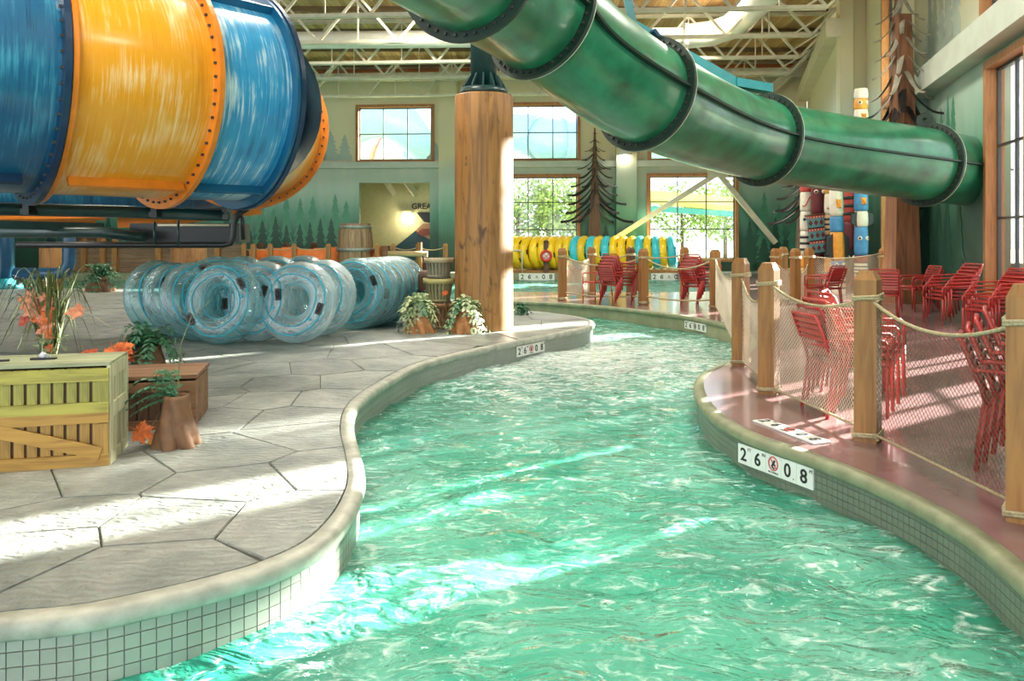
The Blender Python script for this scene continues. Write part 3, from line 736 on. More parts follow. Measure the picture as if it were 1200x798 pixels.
# ------------------------------------------------------------------ enclosed slides
def sweep_tube(path, r, n=40, a0=PI*.55, a1=PI*2.55):
    """shell along a path with UV (u along, v around); returns MB-like lists"""
    L = [0]
    for p, q in zip(path, path[1:]): L.append(L[-1]+(q-p).length)
    vs, uvs, fs = [], [], []
    for i, p in enumerate(path):
        t = (path[min(i+1, len(path)-1)]-path[max(i-1, 0)]).normalized(); s = t.cross(Vector((0,0,1))).normalized(); u = s.cross(t)
        for k in range(n+1):
            a_ = a0+(a1-a0)*k/n; vs.append(p+(s*math.cos(a_)+u*math.sin(a_))*r); uvs.append((L[i], a_*r))
    for i in range(len(path)-1):
        for k in range(n): fs.append((i*(n+1)+k, i*(n+1)+k+1, (i+1)*(n+1)+k+1, (i+1)*(n+1)+k))
    return vs, uvs, fs
def tube_part(name, path, r, mat, par, n=40, v0=0):
    vs, uvs, fs = sweep_tube(path, r, n)
    mb = MB().add(vs, fs, True); o = mb.build(name, mat, par, world=True)
    ul = o.data.uv_layers.new(name='UVMap')
    for lp in o.data.loops: ul.data[lp.index].uv = (uvs[lp.vertex_index][0]+v0, uvs[lp.vertex_index][1])
    return o
def ring_part(name, c, t, r0, r1, th, mat, par, n=48, bolts=0, bolt_mat=None):
    t = t.normalized(); s = t.cross(Vector((0,0,1))).normalized(); u = s.cross(t); mb = MB(); vs = []; 
    prof = [(r0,-th/2),(r1,-th/2),(r1,th/2),(r0,th/2)]
    for k in range(n):
        a_ = 2*PI*k/n; d = s*math.cos(a_)+u*math.sin(a_)
        for r, h in prof: vs.append(c+d*r+t*h)
    fs = [(k*4+j, k*4+(j+1) % 4, ((k+1) % n)*4+(j+1) % 4, ((k+1) % n)*4+j) for k in range(n) for j in range(4)]
    o = mb.add(vs, fs).build(name, mat, par, world=True)
    if bolts:
        b = MB()
        for k in range(bolts):
            a_ = 2*PI*k/bolts; d = s*math.cos(a_)+u*math.sin(a_)
            R = Matrix((s, u, t)).transposed(); b.box(c+d*(r0+r1)/2, (.028,.028,th+.05), R)
        bo = b.build('bolt_ring', bolt_mat, o); tag(bo, kind='stuff')
        off = Vector(par.location); bo.data.transform(Matrix.Translation(-off))
    return o
def side_strip(name, path, r0, r1, th, mat, par, ang):
    vs = []; 
    for i, p in enumerate(path):
        t = (path[min(i+1, len(path)-1)]-path[max(i-1, 0)]).normalized(); s = t.cross(Vector((0,0,1))).normalized(); u = s.cross(t)
        d = s*math.cos(ang)+u*math.sin(ang); e = -s*math.sin(ang)+u*math.cos(ang)
        for r, h in ((r0,-th/2),(r1,-th/2),(r1,th/2),(r0,th/2)): vs.append(p+d*r+e*h)
    fs = [(i*4+j, (i+1)*4+j, (i+1)*4+(j+1) % 4, i*4+(j+1) % 4) for i in range(len(path)-1) for j in range(4)]
    n = len(path)-1; fs += [(0,1,2,3), (n*4+3,n*4+2,n*4+1,n*4)]
    return MB().add(vs, fs).build(name, mat, par, world=True)

GR = 0.70
gk = [(430,-130,6.3),(548,-42,7.9),(633,20,9.5),(755,110,10.6),(893,164,13.4),(1084,193,14.9),(1140,202,15.85)]
gpts = [at(*p) for p in gk]
gs = thing('green_tube_slide', (gpts[2].x, gpts[2].y, 0), 'long green enclosed water slide crossing overhead from the top edge to the side wall', 'slide')
gs.location = gpts[4]
SUBS = 14; gp = catmull(gpts, SUBS)
for k in range(len(gpts)-1):
    seg = gp[k*SUBS:(k+1)*SUBS+1]
    tube_part('tube_section', seg, GR, GREEN, gs, 44)
    for ang in (0.0, PI):
        side_strip('side_flange', seg, GR-.02, GR+.075, .035, GREEND, gs, ang)
for k in range(1, len(gpts)-1):
    t = gp[k*SUBS+1]-gp[k*SUBS-1]
    ring_part('ring_flange', gpts[k], t, GR-.03, GR+.115, .05, GREEND, gs, 56, 40, BLACKM)
# pale worn lips on the flanges
for k in range(2, len(gpts)-1):
    t = (gp[k*SUBS+1]-gp[k*SUBS-1]).normalized()
    ring_part('flange_lip', gpts[k]+t*.032, t, GR+.095, GR+.118, .012, M('worn_flange_edge_%d' % k, (.42,.52,.40), .5), gs, 56)
eye = ring_part('lifting_lug', gpts[5]+Vector((0,0,GR+.16)), Vector((.3,1,0)), .05, .15, .03, GREEND, gs, 16)
# teal hanger beam over the slide
hb = thing('hanger_beam', at(862, 96, 12.2), 'blue teal steel strut lying along the top of the green slide', 'beam')
MB().bar(at(742, 32, 10.6), at(862, 98, 12.6), .10, .17).build('strut', TEALST, hb, world=True)
MB().bar(at(858, 97, 12.6), at(900, 104, 13.0), .22, .14).build('saddle', TEALST, hb, world=True)
MB().bar(at(764, 36, 10.7), at(778, 52, 10.8), .12, .05).build('clamp', BLUEPIPE, hb, world=True)
MB().bar(at(742, 32, 10.6), at(742, 32, 10.6)+Vector((-1.0,.2,5.2)), .1, .1).build('hanger', TEALST, hb, world=True)

# big orange and blue slide on the left
BR = 1.29
bk = [Vector((-8.6,5.0,3.3)), Vector((-5.16,8.24,3.3)), Vector((-4.24,9.3,3.3)), Vector((-3.57,10.1,3.31)), Vector((-4.38,11.25,3.40)), Vector((-4.62,13.3,3.43)), Vector((-6.4,15.6,3.45))]
bs_ = thing('raft_slide', (bk[2].x, bk[2].y, 1.9), 'huge orange and blue striped enclosed raft slide at the left above the inner tubes', 'slide')
bp_ = catmull(bk[:4], 16); bq_ = [bk[4].lerp(bk[5], i/10) for i in range(11)]+catmull([bk[5], (bk[5]+bk[6])/2+Vector((.4,.2,0)), bk[6]], 6)[1:]
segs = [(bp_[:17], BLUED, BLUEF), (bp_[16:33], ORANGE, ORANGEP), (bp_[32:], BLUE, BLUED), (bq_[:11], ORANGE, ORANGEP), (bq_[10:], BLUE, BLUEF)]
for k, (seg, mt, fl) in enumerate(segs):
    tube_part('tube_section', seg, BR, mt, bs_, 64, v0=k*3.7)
    if k in (3, 4): continue
    for ang in (math.radians(50), math.radians(-62), math.radians(180)):
        side_strip('side_flange', seg[1:-1], BR-.02, BR+.10, .045, fl, bs_, ang)
rt_ = [bp_[17]-bp_[15], bp_[33]-bp_[31], bp_[-1]-bp_[-2], bk[5]-bk[4]]
for k, (c_, t) in enumerate(zip((bk[1], bk[2], bk[3], bk[5]), rt_)):
    fm = (BLUEF, ORANGEP, BLUEF, ORANGEP)[k]
    ring_part('ring_flange', c_, t, BR-.03, BR+.13, .06, fm, bs_, 72, 56, BLACKM)
    if k == 0: ring_part('ring_flange', c_+t.normalized()*.07, t, BR-.03, BR+.10, .05, ORANGEP, bs_, 72)
    if k == 2: ring_part('ring_flange', c_-t.normalized()*.06, t, BR-.03, BR+.11, .05, BLUED, bs_, 72)
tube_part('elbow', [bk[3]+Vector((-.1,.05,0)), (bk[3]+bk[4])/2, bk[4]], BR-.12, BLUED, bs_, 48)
# steel under it
fr_ = thing('slide_support', (-5.2, 10.2, 0), 'dark green pipe framework carrying the orange and blue slide', 'support')
MB().tube([at(-120,243,8.2), at(0,245,8.9), at(140,248,9.6), at(268,253,10.4)], .075, 12).build('main_pipe', DKSTEEL, fr_, world=True)
for pxx, yy, YY in ((36,239,9.0),(184,243,9.8),(266,246,10.4)):
    c = at(pxx, yy, YY); MB().box(c, (.07,.2,.26)).box(c+Vector((0,0,-.09)), (.10,.24,.06)).build('bracket', BLKSTEEL, fr_, world=True)
MB().tube([at(20,287,10.4), at(140,287,10.6), at(262,287,10.9), at(270,285,10.9), at(273,278,10.9), at(274,262,10.9), at(279,251,10.9), at(290,244,10.9)], .045, 10).build('lower_pipe', BLKSTEEL, fr_, world=True)
MB().tube([at(280,250,11.0), at(284,256,11.0), at(285,281,11.0)], .03, 8).build('drop_pipe', BLKSTEEL, fr_, world=True)
MB().tube([at(0,272,11.6), at(120,272,11.6), at(170,278,11.6)], .085, 12).build('middle_pipe', DKSTEEL, fr_, world=True)
MB().tube([at(209,258,10.5), at(209,288,10.5)], .018, 8).build('hanger_rod', DKSTEEL, fr_, world=True)
MB().tube([at(181,260,10.6), at(181,287,10.6)], .018, 8).build('hanger_rod', DKSTEEL, fr_, world=True)
c = at(224, 273, 12.2); MB().box(c, (1.7,.5,.30)).build('trough_beam', BLKSTEEL, fr_, world=True)
MB().tube([at(185,264,11.9), at(268,264,11.9)], .02, 8).build('rail', STEELW, fr_, world=True)
for pxx, YY in ((-60, 10.5),(-20, 12.5)):
    c = at(pxx, 250, YY); MB().tube([(c.x, c.y, 0), (c.x, c.y, c.z)], .14, 14).build('column', DKSTEEL, fr_, world=True)
c = at(-52, 263, 11.2); MB().bar(at(-60,262,10.5), at(120,266,12.1), .12, .12).build('cross_beam', DKSTEEL, fr_, world=True)
# second flume glimpsed below and behind
fl2 = thing('lower_flume', at(70, 250, 13.6), 'second orange and blue flume half hidden behind the slide supports', 'slide')
fpath = [at(-160,214,13.0), at(20,216,13.4), at(110,216,13.9), at(190,214,14.4), at(300,205,15.5)]
fpath = catmull(fpath, 6)
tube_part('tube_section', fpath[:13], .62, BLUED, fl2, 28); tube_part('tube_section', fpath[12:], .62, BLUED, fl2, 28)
side_strip('side_flange', fpath[:13], .58, .80, .06, ORANGEP, fl2, math.radians(-88)); side_strip('side_flange', fpath[14:], .58, .8, .06, ORANGEP, fl2, math.radians(-88))
side_strip('front_flange', fpath[4:14], .58, .74, .10, ORANGEP, fl2, math.radians(-60))
# pump pipework at far left
pw = thing('water_pipe', G(8, 338), 'upright blue black water pipe on a bolted base far left behind the grass tuft', 'pipe')
Yp = G(8, 338).y; zt = EYE-(258-HZ)/F*Yp
MB().tube([(G(8,338).x, Yp, .04), (G(8,338).x, Yp, zt-.3), (G(8,338).x-.05, Yp, zt-.1), (G(8,338).x-.3, Yp, zt), (G(8,338).x-1.6, Yp, zt)], .20, 18).build('riser', BLUEPIPE, pw, world=True)
MB().lathe([(.42,0),(.42,.10),(.24,.12),(.22,.30)], 20).build('base_flange', TEALST, pw)
bp2 = MB()
for k in range(8): bp2.box((.34*math.cos(k*PI/4), .34*math.sin(k*PI/4), .12), (.06,.06,.06))
bp2.build('bolts', BLKSTEEL, pw)
c = at(80, 325, 19.6)
ep = thing('elbow_pipe', (c.x, c.y, 0), 'fat dark blue elbow pipe rising beside the brown log stump under the slide', 'pipe')
MB().tube([at(18,321,19.6), at(66,321,19.6), at(77,318,19.6), at(81,308,19.6), at(81,286,19.6), at(81,262,19.6)], .16, 14).build('bend', BLUEPIPE, ep, world=True)
MB().box((c.x-.9, c.y, (c.z-.3)/2+.05), (.2,.2,max(.1, c.z-.2))).build('foot', BLKSTEEL, ep, world=True)

# ------------------------------------------------------------------ log pillar with the steel foot of a slide column
pg = G(567, 385); pr = .49; pg.z = 0
pil = thing('log_pillar', pg, 'thick golden log pillar on the flagstones topped by a dark steel column foot', 'pillar')
ztop = EYE-(113-HZ)/F*pg.y
prof = [(pr*1.0, 0), (pr*1.0, .02), (pr*.995, 1.0), (pr*1.0, 2.2), (pr*1.0, 3.2), (pr*1.0, ztop-.03), (pr*.97, ztop)]
def knotty(a, z): return 1+.012*math.sin(3*a+z*.7)+.008*math.sin(7*a-z)
MB().lathe(prof, 48, fold=knotty).build('log', LOG, pil)
sc_ = MB().tube([(0,0,ztop), (0,0,ztop+.12)], .40, 24); sc_.build('base_plate', DKSTEEL, pil)
MB().tube([(0,0,ztop+.1), (0,0,8.9)], .225, 24).build('steel_column', DKSTEEL, pil)
for k in range(12):
    a_ = 2*PI*k/12; R = Matrix.Rotation(a_, 3, 'Z')
    MB().prism([(.2,0),(.36,0),(.36,.06),(.24,.26),(.2,.26)], -.015, .015, Matrix.Translation((0,0,ztop+.1)) @ R.to_4x4() @ Matrix(((1,0,0,0),(0,0,-1,0),(0,1,0,0),(0,0,0,1)))).build('gusset', DKSTEEL, pil)
# sawn log stumps carrying columns far behind on the left
for pxx, wpx, yb, YY, lb in ((60, 25, 313, 22.0, 'thick brown log post behind the dark blue elbow pipe'), (221, 40, 312, 21.2, 'thick brown log post just behind the leftmost clear tubes')):
    c = at(pxx, yb, YY); t = thing('log_post', (c.x, c.y, 0), lb, 'post')
    hh = EYE-(287-HZ)/F*YY; rr = wpx/2/F*YY
    MB().lathe([(rr,0),(rr,hh*.5),(rr*1.0,hh-.02),(rr*.96,hh)], 24, fold=knotty).build('log', LOG, t)
    MB().tube([(0,0,hh), (0,0,hh+2.2)], rr*.45, 14).build('steel_column', DKSTEEL, t)
    MB().tube([(0,0,hh), (0,0,hh+.08)], rr*.8, 16).build('base_plate', DKSTEEL, t)

# ------------------------------------------------------------------ clear inner tubes
def torus(R, r, n=40, m=18, ridges=0):
    vs, fs = [], []
    for i in range(n):
        a_ = 2*PI*i/n
        for j in range(m):
            b_ = 2*PI*j/m; rr = r*(1-(.035 if ridges and (i % 2) and abs(b_) < .8 or ridges and (i % 2) and b_ > 5.5 else 0))
            vs.append(((R+rr*math.cos(b_))*math.cos(a_), rr*math.sin(b_), (R+rr*math.cos(b_))*math.sin(a_)))
    for i in range(n):
        for j in range(m):
            k, l = (i+1) % n, (j+1) % m; fs.append((i*m+j, i*m+l, k*m+l, k*m+j))
    return vs, fs
TR, Tr = .40, .205
def make_tube(name, label, body, seam, handle, group, cat='inner tube'):
    t = thing(name, (0,0,0), label, cat, group)
    vs, fs = torus(TR, Tr, 72, 18, 1); MB().add(vs, fs, True).build('ring_body', body, t)
    for s in (-1, 1):
        for (rad, yy, rr, wob) in ((TR-.15, .13, .008, 0), (TR-.02, .205, .009, .012), (TR+.10, .178, .011, .0)):
            pts = [((rad+wob*math.cos(4*k*2*PI/48))*math.cos(2*PI*k/48), s*yy, (rad+wob*math.cos(4*k*2*PI/48))*math.sin(2*PI*k/48)) for k in range(48)]
            MB().tube(pts, rr, 6, closed=True).build('seam', seam, t)
    for s in (-1, 1):
        for k in range(2):
            a_ = PI*.25+PI*k if s < 0 else PI*.75+PI*k; c = Vector(((TR+.06)*math.cos(a_), s*.205, (TR+.06)*math.sin(a_)))
            tan = Vector((-math.sin(a_), 0, math.cos(a_))); rad = Vector((math.cos(a_), 0, math.sin(a_)))
            R = Matrix((tan, Vector((0,1,0)), rad)).transposed(); h = MB()
            poly = [(.10*math.cos(2*PI*q/12)*(1 if True else 1), .05*math.sin(2*PI*q/12)) for q in range(12)]
            poly = [(max(-.085, min(.085, x*1.3)), max(-.042, min(.042, y*1.3))) for x, y in poly]
            Mx = Matrix.Translation(c) @ R.to_4x4() @ Matrix(((1,0,0,0),(0,0,1,0),(0,1,0,0),(0,0,0,1)))
            h.prism(poly, -.012, .02, Mx); ho = h.build('handle', handle, t)
            MB().tube([c+tan*(-.05)+Vector((0,s*.02,0)), c+tan*(-.03)+Vector((0,s*.045,0)), c+tan*.03+Vector((0,s*.045,0)), c+tan*.05+Vector((0,s*.02,0))], .010, 6).build('grip', handle, ho)
    v = MB().tube([((TR+.02)*math.cos(.35), -.20, (TR+.02)*math.sin(.35)), ((TR+.03)*math.cos(.35), -.235, (TR+.03)*math.sin(.35))], .022, 8).build('valve', seam, t)
    return t
# px centre, px base row, yaw (deg; 0 faces the camera, positive turns to the right), lean, roll, label
GT = 'clear inner tubes standing on the flagstones'
tubes = [
 (183,397, 62, -14, 20, 'clear inner tube with ribbed rim at the left end of the row, nearest the ferns'),
 (205,399, 66, -20, 75, 'clear inner tube second from the left end, its ribbed rim turned to the ferns'),
 (229,401, 50, -16, 140, 'clear inner tube with a blue seam leaning against the big front one from the left'),
 (257,405,-14, -10, 10, 'large clear inner tube in front with three blue rings facing the camera'),
 (300,402,-20, -12, 35, 'clear inner tube right behind the big front one, black grips on its rim'),
 (345,404,-12, -14, 60, 'milky clear inner tube facing forward in the middle of the row, low black grip'),
 (374,395,-24, -12, 85, 'clear inner tube just right of the milky middle one, with cyan rings'),
 (414,387,-16, -10, 20, 'first clear inner tube of the tight stack at the right end, wide ring facing forward'),
 (428,385,-16, -10, 50, 'second clear inner tube in the tight stack at the right end'),
 (438,383,-18, -10, 100, 'third clear inner tube in the tight stack at the right end'),
 (446,381,-18, -10, 130, 'fourth clear inner tube in the tight stack at the right end'),
 (454,379.5,-20, -10, 60, 'fifth clear inner tube in the tight stack at the right end'),
 (462,378,-22, -12, 30, 'last clear inner tube of the tight stack, nearest the ivy pots'),
 (250,381, 20, -8, 40, 'clear inner tube in the back row behind the left ones'),
 (278,380,-10, -8, 90, 'clear inner tube in the back row behind the big front one'),
 (318,378, 10, -8, 15, 'clear inner tube in the back row behind the middle ones'),
 (352,376,-14, -8, 70, 'clear inner tube in the back row left of the tight stack'),
]
tp1 = make_tube('inner_tube', 'x', VINYL, SEAM, BLACKP, GT); tp2 = make_tube('inner_tube', 'x', VINYLW, SEAM, BLACKP, GT)
used = [False, False]
for i, (px, by, yaw, lean, roll, lab) in enumerate(tubes):
    wsel = 1 if 'milky' in lab or i in (4,) else 0; pr_ = (tp1, tp2)[wsel]
    o = pr_ if not used[wsel] else copy_tree(pr_); used[wsel] = True
    p = G(px, by); le = math.radians(lean); R0 = TR+Tr
    o.rotation_mode = 'XYZ'
    # roll about own axis, then lean back, then yaw
    Rm = Matrix.Rotation(math.radians(yaw), 3, 'Z') @ Matrix.Rotation(le, 3, 'X') @ Matrix.Rotation(math.radians(roll), 3, 'Y')
    o.rotation_euler = Rm.to_euler('XYZ')
    o.location = (p.x, p.y+.18, TR*math.cos(le)+Tr+.0); o['label'] = lab

# yellow and aqua tubes on the far rack
GY = 'yellow and aqua tubes on the far rack'
def fat_tube(name, mat):
    t = thing(name, (0,0,0), 'x', 'inner tube', GY)
    vs, fs = torus(.54, .19, 36, 12); MB().add(vs, fs, True).build('ring_body', mat, t)
    for k in range(4):
        a_ = PI/4+k*PI/2; s = -1
        c = Vector(((.54)*math.cos(a_), s*.195, .54*math.sin(a_))); MB().box(c, (.20,.03,.07), Matrix.Rotation(-a_+PI/2, 3, 'Y')).build('handle', BLACKP, t)
    return t
fy, fb = fat_tube('yellow_tube', YELTUBE), fat_tube('aqua_tube', BLUTUBE); uy = ub = False
seq = [(601,'y'),(612,'y'),(622,'y'),(632,'y'),(642,'y'),(652,'y'),(661,'y'),(670,'y'),(678.5,'b'),(687,'y'),(696.5,'b'),(705,'y'),(713.5,'b'),(723,'y'),(733,'y'),(743.5,'y'),(753,'b'),(762.5,'y'),(771.5,'b'),(780,'y'),(789.5,'b')]
ordw = ['first','second','third','fourth','fifth','sixth','seventh','eighth','ninth','tenth','eleventh','twelfth','thirteenth','fourteenth','fifteenth']
ny = nbv = 0
for px, c in seq:
    if c == 'y': o = fy if not uy else copy_tree(fy); uy = True; ny += 1; lab = 'yellow tube on the far rack, %s yellow one counted from the log pillar' % ordw[ny-1]
    else: o = fb if not ub else copy_tree(fb); ub = True; nbv += 1; lab = 'aqua blue tube on the far rack, %s blue one counted from the log pillar' % ordw[nbv-1]
    Y = 32.8+.0*px; f = (px-601)/190
    p = at(px, 300, Y); o.location = (p.x, Y+.35, .10+.735+.02); yaw = 52+24*f+R3.uniform(-4,4)
    o.rotation_euler = (Matrix.Rotation(math.radians(yaw), 3, 'Z') @ Matrix.Rotation(math.radians(-5), 3, 'X') @ Matrix.Rotation(R3.uniform(0,3), 3, 'Y')).to_euler(); o['label'] = lab
rk = thing('tube_rack', (at(700,300,33).x, 33.2, 0), 'low brown timber rack under the yellow and aqua tubes', 'rack')
x0, x1 = at(590,300,33).x, at(800,300,33).x
for yy in (32.75, 33.55): MB().box(((x0+x1)/2, yy, .05), (x1-x0, .12, .10)).build('rail', CEDAR, rk, world=True)
for k in range(6): MB().box((x0+(x1-x0)*k/5, 33.15, .03), (.1, .9, .06)).build('cross_piece', CEDAR, rk, world=True)
p = at(609, 290, 32.6); hr = thing('handrail', (p.x, 32.55, 0), 'short grey steel handrail in front of the yellow tubes beside the pillar', 'handrail')
MB().tube([(p.x-.7,32.55,.95),(p.x,32.55,.95),(p.x+.1,32.55,.9),(p.x+.1,32.55,0)], .04, 8).build('rail', STEELW, hr, world=True)
MB().tube([(p.x-.7,32.55,.95),(p.x-.7,32.55,0)], .04, 8).build('upright', STEELW, hr, world=True)
p = at(640, 300, 32.5); lb = thing('life_ring', (p.x, 32.5, p.z), 'red and white life ring hung on a dark post before the yellow tubes', 'life ring')
vs, fs = torus(.20, .06, 24, 8); MB().add(vs, fs, True).build('ring', M('life_ring_red', (.6,.03,.03), .4), lb)
MB().lathe([(.02,-.01),(.15,-.01),(.15,.01),(.02,.01)], 20).build('centre_disc', WHITEP, lb).rotation_euler = (PI/2,0,0)
for k in range(2): MB().bar((-.1+.0*k,-.02,-.1),(.1,-.02,.1),.05,.02).build('rope_cross', INKRED, lb).rotation_euler = (0, PI/2*k, 0)
lp = thing('ring_post', (p.x, 32.62, 0), 'dark timber post holding the red life ring', 'post')
MB().box((0,0,.65), (.2,.12,1.3)).build('upright', LOGD, lp); MB().lathe([(.12,1.3),(.1,1.36),(.02,1.4)], 8).build('cap', LOGD, lp)

# ------------------------------------------------------------------ rope fences
PH = 1.29
def fence_post(name, loc, label, h=PH, side=.16, rz=PI/4, mat=CEDAR, group=None, wraps=True):
    t = thing(name, loc, label, 'post', group, rz)
    s = side/2; mb = MB()
    mb.add([(x*s, y*s, z) for z in (0, h-.07) for x, y in ((-1,-1),(1,-1),(1,1),(-1,1))], [(0,1,5,4),(1,2,6,5),(2,3,7,6),(3,0,4,7),(3,2,1,0)])
    mb.build('shaft', mat, t)
    k = .62; MB().add([(x*s, y*s, h-.07) for x, y in ((-1,-1),(1,-1),(1,1),(-1,1))]+[(x*s*k, y*s*k, h) for x, y in ((-1,-1),(1,-1),(1,1),(-1,1))],
        [(0,1,5,4),(1,2,6,5),(2,3,7,6),(3,0,4,7),(4,5,6,7)]).build('chamfered_cap', mat, t)
    if wraps:
        for zz in (h-.22, .035):
            pts = []
            for q in range(3):
                for cx, cy in ((-1,-1),(1,-1),(1,1),(-1,1)): pts.append((cx*(s+.008), cy*(s+.008), zz+.017*q+.004*(cx+1)))
            MB().tube(pts, .011, 6).build('rope_wrap', ROPE, t)
    return t
def net_panel(label, P, Q, zt0, zt1, sag, zb, cell, r, mat, n=14, group=None, ropes=ROPE, rr=.013, name='fence_net'):
    P, Q = Vector(P), Vector(Q); L = (Q-P).length; t = thing(name, (P.x, P.y, 0), label, 'net', group)
    def top(u): return zt0+(zt1-zt0)*u-sag*4*u*(1-u)
    nrm = Vector((-(Q-P).y, (Q-P).x, 0)).normalized()
    def pos(u, v):
        z = zb+(top(u)-zb)*v
        return P+(Q-P)*u+Vector((0,0,z))+nrm*(.05*math.sin(PI*v)*math.sin(PI*u))
    H = (zt0+zt1)/2-sag*.7-zb; mb = MB(); W = L+H; k = cell
    tt = k
    while tt < W:
        for fl in (0, 1):
            s0, v0 = max(0, tt-H), min(tt, H); s1, v1 = min(tt, L), max(0, tt-L)
            if s1-s0 < .02: continue
            pts = []; m = max(2, int(n*(s1-s0)/max(L, H))+2)
            for i in range(m+1):
                s_ = s0+(s1-s0)*i/m; v_ = (tt-s_)/H; u_ = s_/L
                if fl: u_ = 1-u_
                pts.append(pos(u_, max(0, min(1, v_))))
            mb.tube(pts, r, 3, caps=False, smooth=False)
        tt += k
    tag(mb.build('netting', mat, t, world=True), kind='stuff')
    MB().tube([pos(i/16, 1) for i in range(17)], rr, 7).build('top_rope', ropes, t, world=True)
    MB().tube([pos(i/8, 0) for i in range(9)], rr*.8, 6).build('bottom_rope', ropes, t, world=True)
    for u in (0.02, .98): MB().tube([pos(u, i/6) for i in range(7)], rr*.6, 5).build('side_rope', ropes, t, world=True)
    return t
def gp_(px, py): p = G(px, py); p.z = 0; return p
posts = [('A',1201,610,'timber rope fence post at the right edge of the photo, nearest the camera'),
         ('B',1017,516,'tall timber fence post between the two rope nets beside the stacked chairs'),
         ('C',901,461,'orange lit timber fence post at the end of the near rope net'),
         ('D',868,428,'timber fence post close behind the orange lit one at the tip of the red deck')]
PP = {}
for k, x, y, l in posts:
    PP[k] = gp_(x, y); fence_post('fence_post', PP[k], l, rz=PI/4+.1)
zt = PH-.2
net_panel('near right rope net hanging in front of the dark stacked chairs', PP['B'], PP['A'], zt, zt, .17, .07, .043, .0021, NETM)
net_panel('rope net between the orange lit post and the tall post, red chairs behind it', PP['C'], PP['B'], zt, zt, .14, .07, .043, .0021, NETPALE)
net_panel('short pale net between the orange lit post and the one behind it', PP['D'], PP['C'], zt, zt, .25, .07, .05, .0024, NETPALE)
far_posts = [('E',838,362,'timber post at the far deck edge left of the pale net by red chairs'),
             ('F',754,357,'timber post at the far deck edge in front of the yellow and blue tubes'),
             ('G',659,352,'timber post at the left end of the far rope fence near the log pillar'),
             ('H',693,345.5,'reddish timber post in the second row behind the far fence, by the red chair'),
             ('I',802,346.5,'timber post in the second row behind the dark red chairs'),
             ('J',739,346,'dark timber post in the second row seen against the tubes'),
             ('L',918,345,'timber post with rounded top in front of the painted poles, second of the back four'),
             ('M',909,355,'squat timber post, leftmost of the back four behind the near nets'),
             ('N',932,357,'squat timber post with the white net rope looped on it'),
             ('O',948,354,'timber post under the patterned banner pole, right of the looped rope'),
             ('Q',1036,352,'timber post at the foot of the tall brown spruce trunk')]
for k, x, y, l in far_posts:
    PP[k] = gp_(x, y); fence_post('fence_post', PP[k], l, h=1.27, side=.17, rz=.3, mat=LOGD if k == 'J' else CEDAR)
def rope(label, P, Q, z0, z1, sag, r=.02):
    P, Q = Vector(P), Vector(Q); t = thing('fence_rope', (P.x, P.y, z0), label, 'rope')
    pts = [P+(Q-P)*(i/14)+Vector((0,0,z0+(z1-z0)*i/14-sag*4*(i/14)*(1-i/14))) for i in range(15)]
    MB().tube(pts, r, 6).build('strand', ROPE, t, world=True)
zz = 1.08
net_panel('pale sagging net at the left end of the far rope fence', PP['G'], PP['H'], zz, zz-.1, .12, .1, .05, .0045, NETPALE)
rope('upper rope from the far left post to the middle post of the far fence', PP['G'], PP['F'], zz, zz, .22)
rope('upper rope from the middle far post to the post beside the dark red chairs', PP['F'], PP['E'], zz, zz, .25)
rope('lower rope strung low between the middle far posts', PP['F']+Vector((0,0,0)), PP['E'], .2, .2, .06)
rope('lower rope strung low before the red chair stack', PP['G'], PP['F'], .2, .2, .06)
rope('rope behind the red chairs in the second row of posts', PP['H'], PP['J'], zz, zz, .1)
rope('rope running behind the middle far post in the second row', PP['J'], PP['I'], zz, zz, .1)
net_panel('pale net behind the deck tip, right of the dark red chairs', PP['E'], PP['D'], zz, zt, .2, .1, .055, .0035, NETPALE)
net_panel('white net looped between the squat posts behind the near fence', PP['M'], PP['N'], 1.0, 1.0, .22, .1, .05, .006, NETPALE)
net_panel('white net with a low dip left of the red white chair', PP['N'], PP['O'], 1.0, 1.0, .3, .1, .05, .006, NETPALE)
net_panel('fine grey net in front of the painted poles', PP['O'], PP['Q'], 1.08, 1.16, .09, .05, .06, .005, NETPALE)
rope('rope from the squat posts back to the rounded post by the painted poles', PP['L'], PP['M'], 1.1, 1.0, .1)

# ------------------------------------------------------------------ stacking chairs
def make_chair(mat):
    t = thing('stacking_chair', (0,0,0), 'x', 'chair')
    leg = MB().tube([(0,0,0),(0,0,.45)], .0155, 8).build('leg', mat, t); leg.location = (.26,.24,0)
    inst(leg, 'leg', t, (-.26,.24,0))
    bl = MB().tube([(0,-.06,0),(0,0,.44)], .0155, 8).build('leg', mat, t); bl.location = (.25,-.22,0); inst(bl, 'leg', t, (-.25,-.22,0))
    MB().tube([(.25,.24,.44),(.25,-.22,.44),(-.25,-.22,.44),(-.25,.24,.44)], .014, 8, closed=True).build('seat_frame', mat, t)
    sl = MB().box((0,0,0), (.49,.050,.014)).build('seat_slat', mat, t); sl.location = (0,.215,.452)
    for k in range(1, 7): inst(sl, 'seat_slat', t, (0,.215-.069*k,.452))
    MB().tube([(.25,-.22,.44),(.25,-.25,.55),(.245,-.36,.84),(.225,-.375,.865),(-.225,-.375,.865),(-.245,-.36,.84),(-.25,-.25,.55),(-.25,-.22,.44)], .0155, 8).build('back_frame', mat, t)
    bs = MB().box((0,0,0), (.48,.012,.036)).build('back_slat', mat, t); bs.location = (0,-.253,.56); bs.rotation_euler = (math.radians(-20),0,0)
    for k in range(1, 6): inst(bs, 'back_slat', t, (0,-.253-.0195*k,.56+.051*k), (math.radians(-20),0,0))
    ar = MB().tube([(0,.24,.44),(0,.245,.62),(0,.21,.655),(0,-.24,.665),(0,-.295,.66)], .0145, 8).build('armrest', mat, t); ar.location = (.265,0,0); inst(ar, 'armrest', t, (-.265,0,0))
    return t
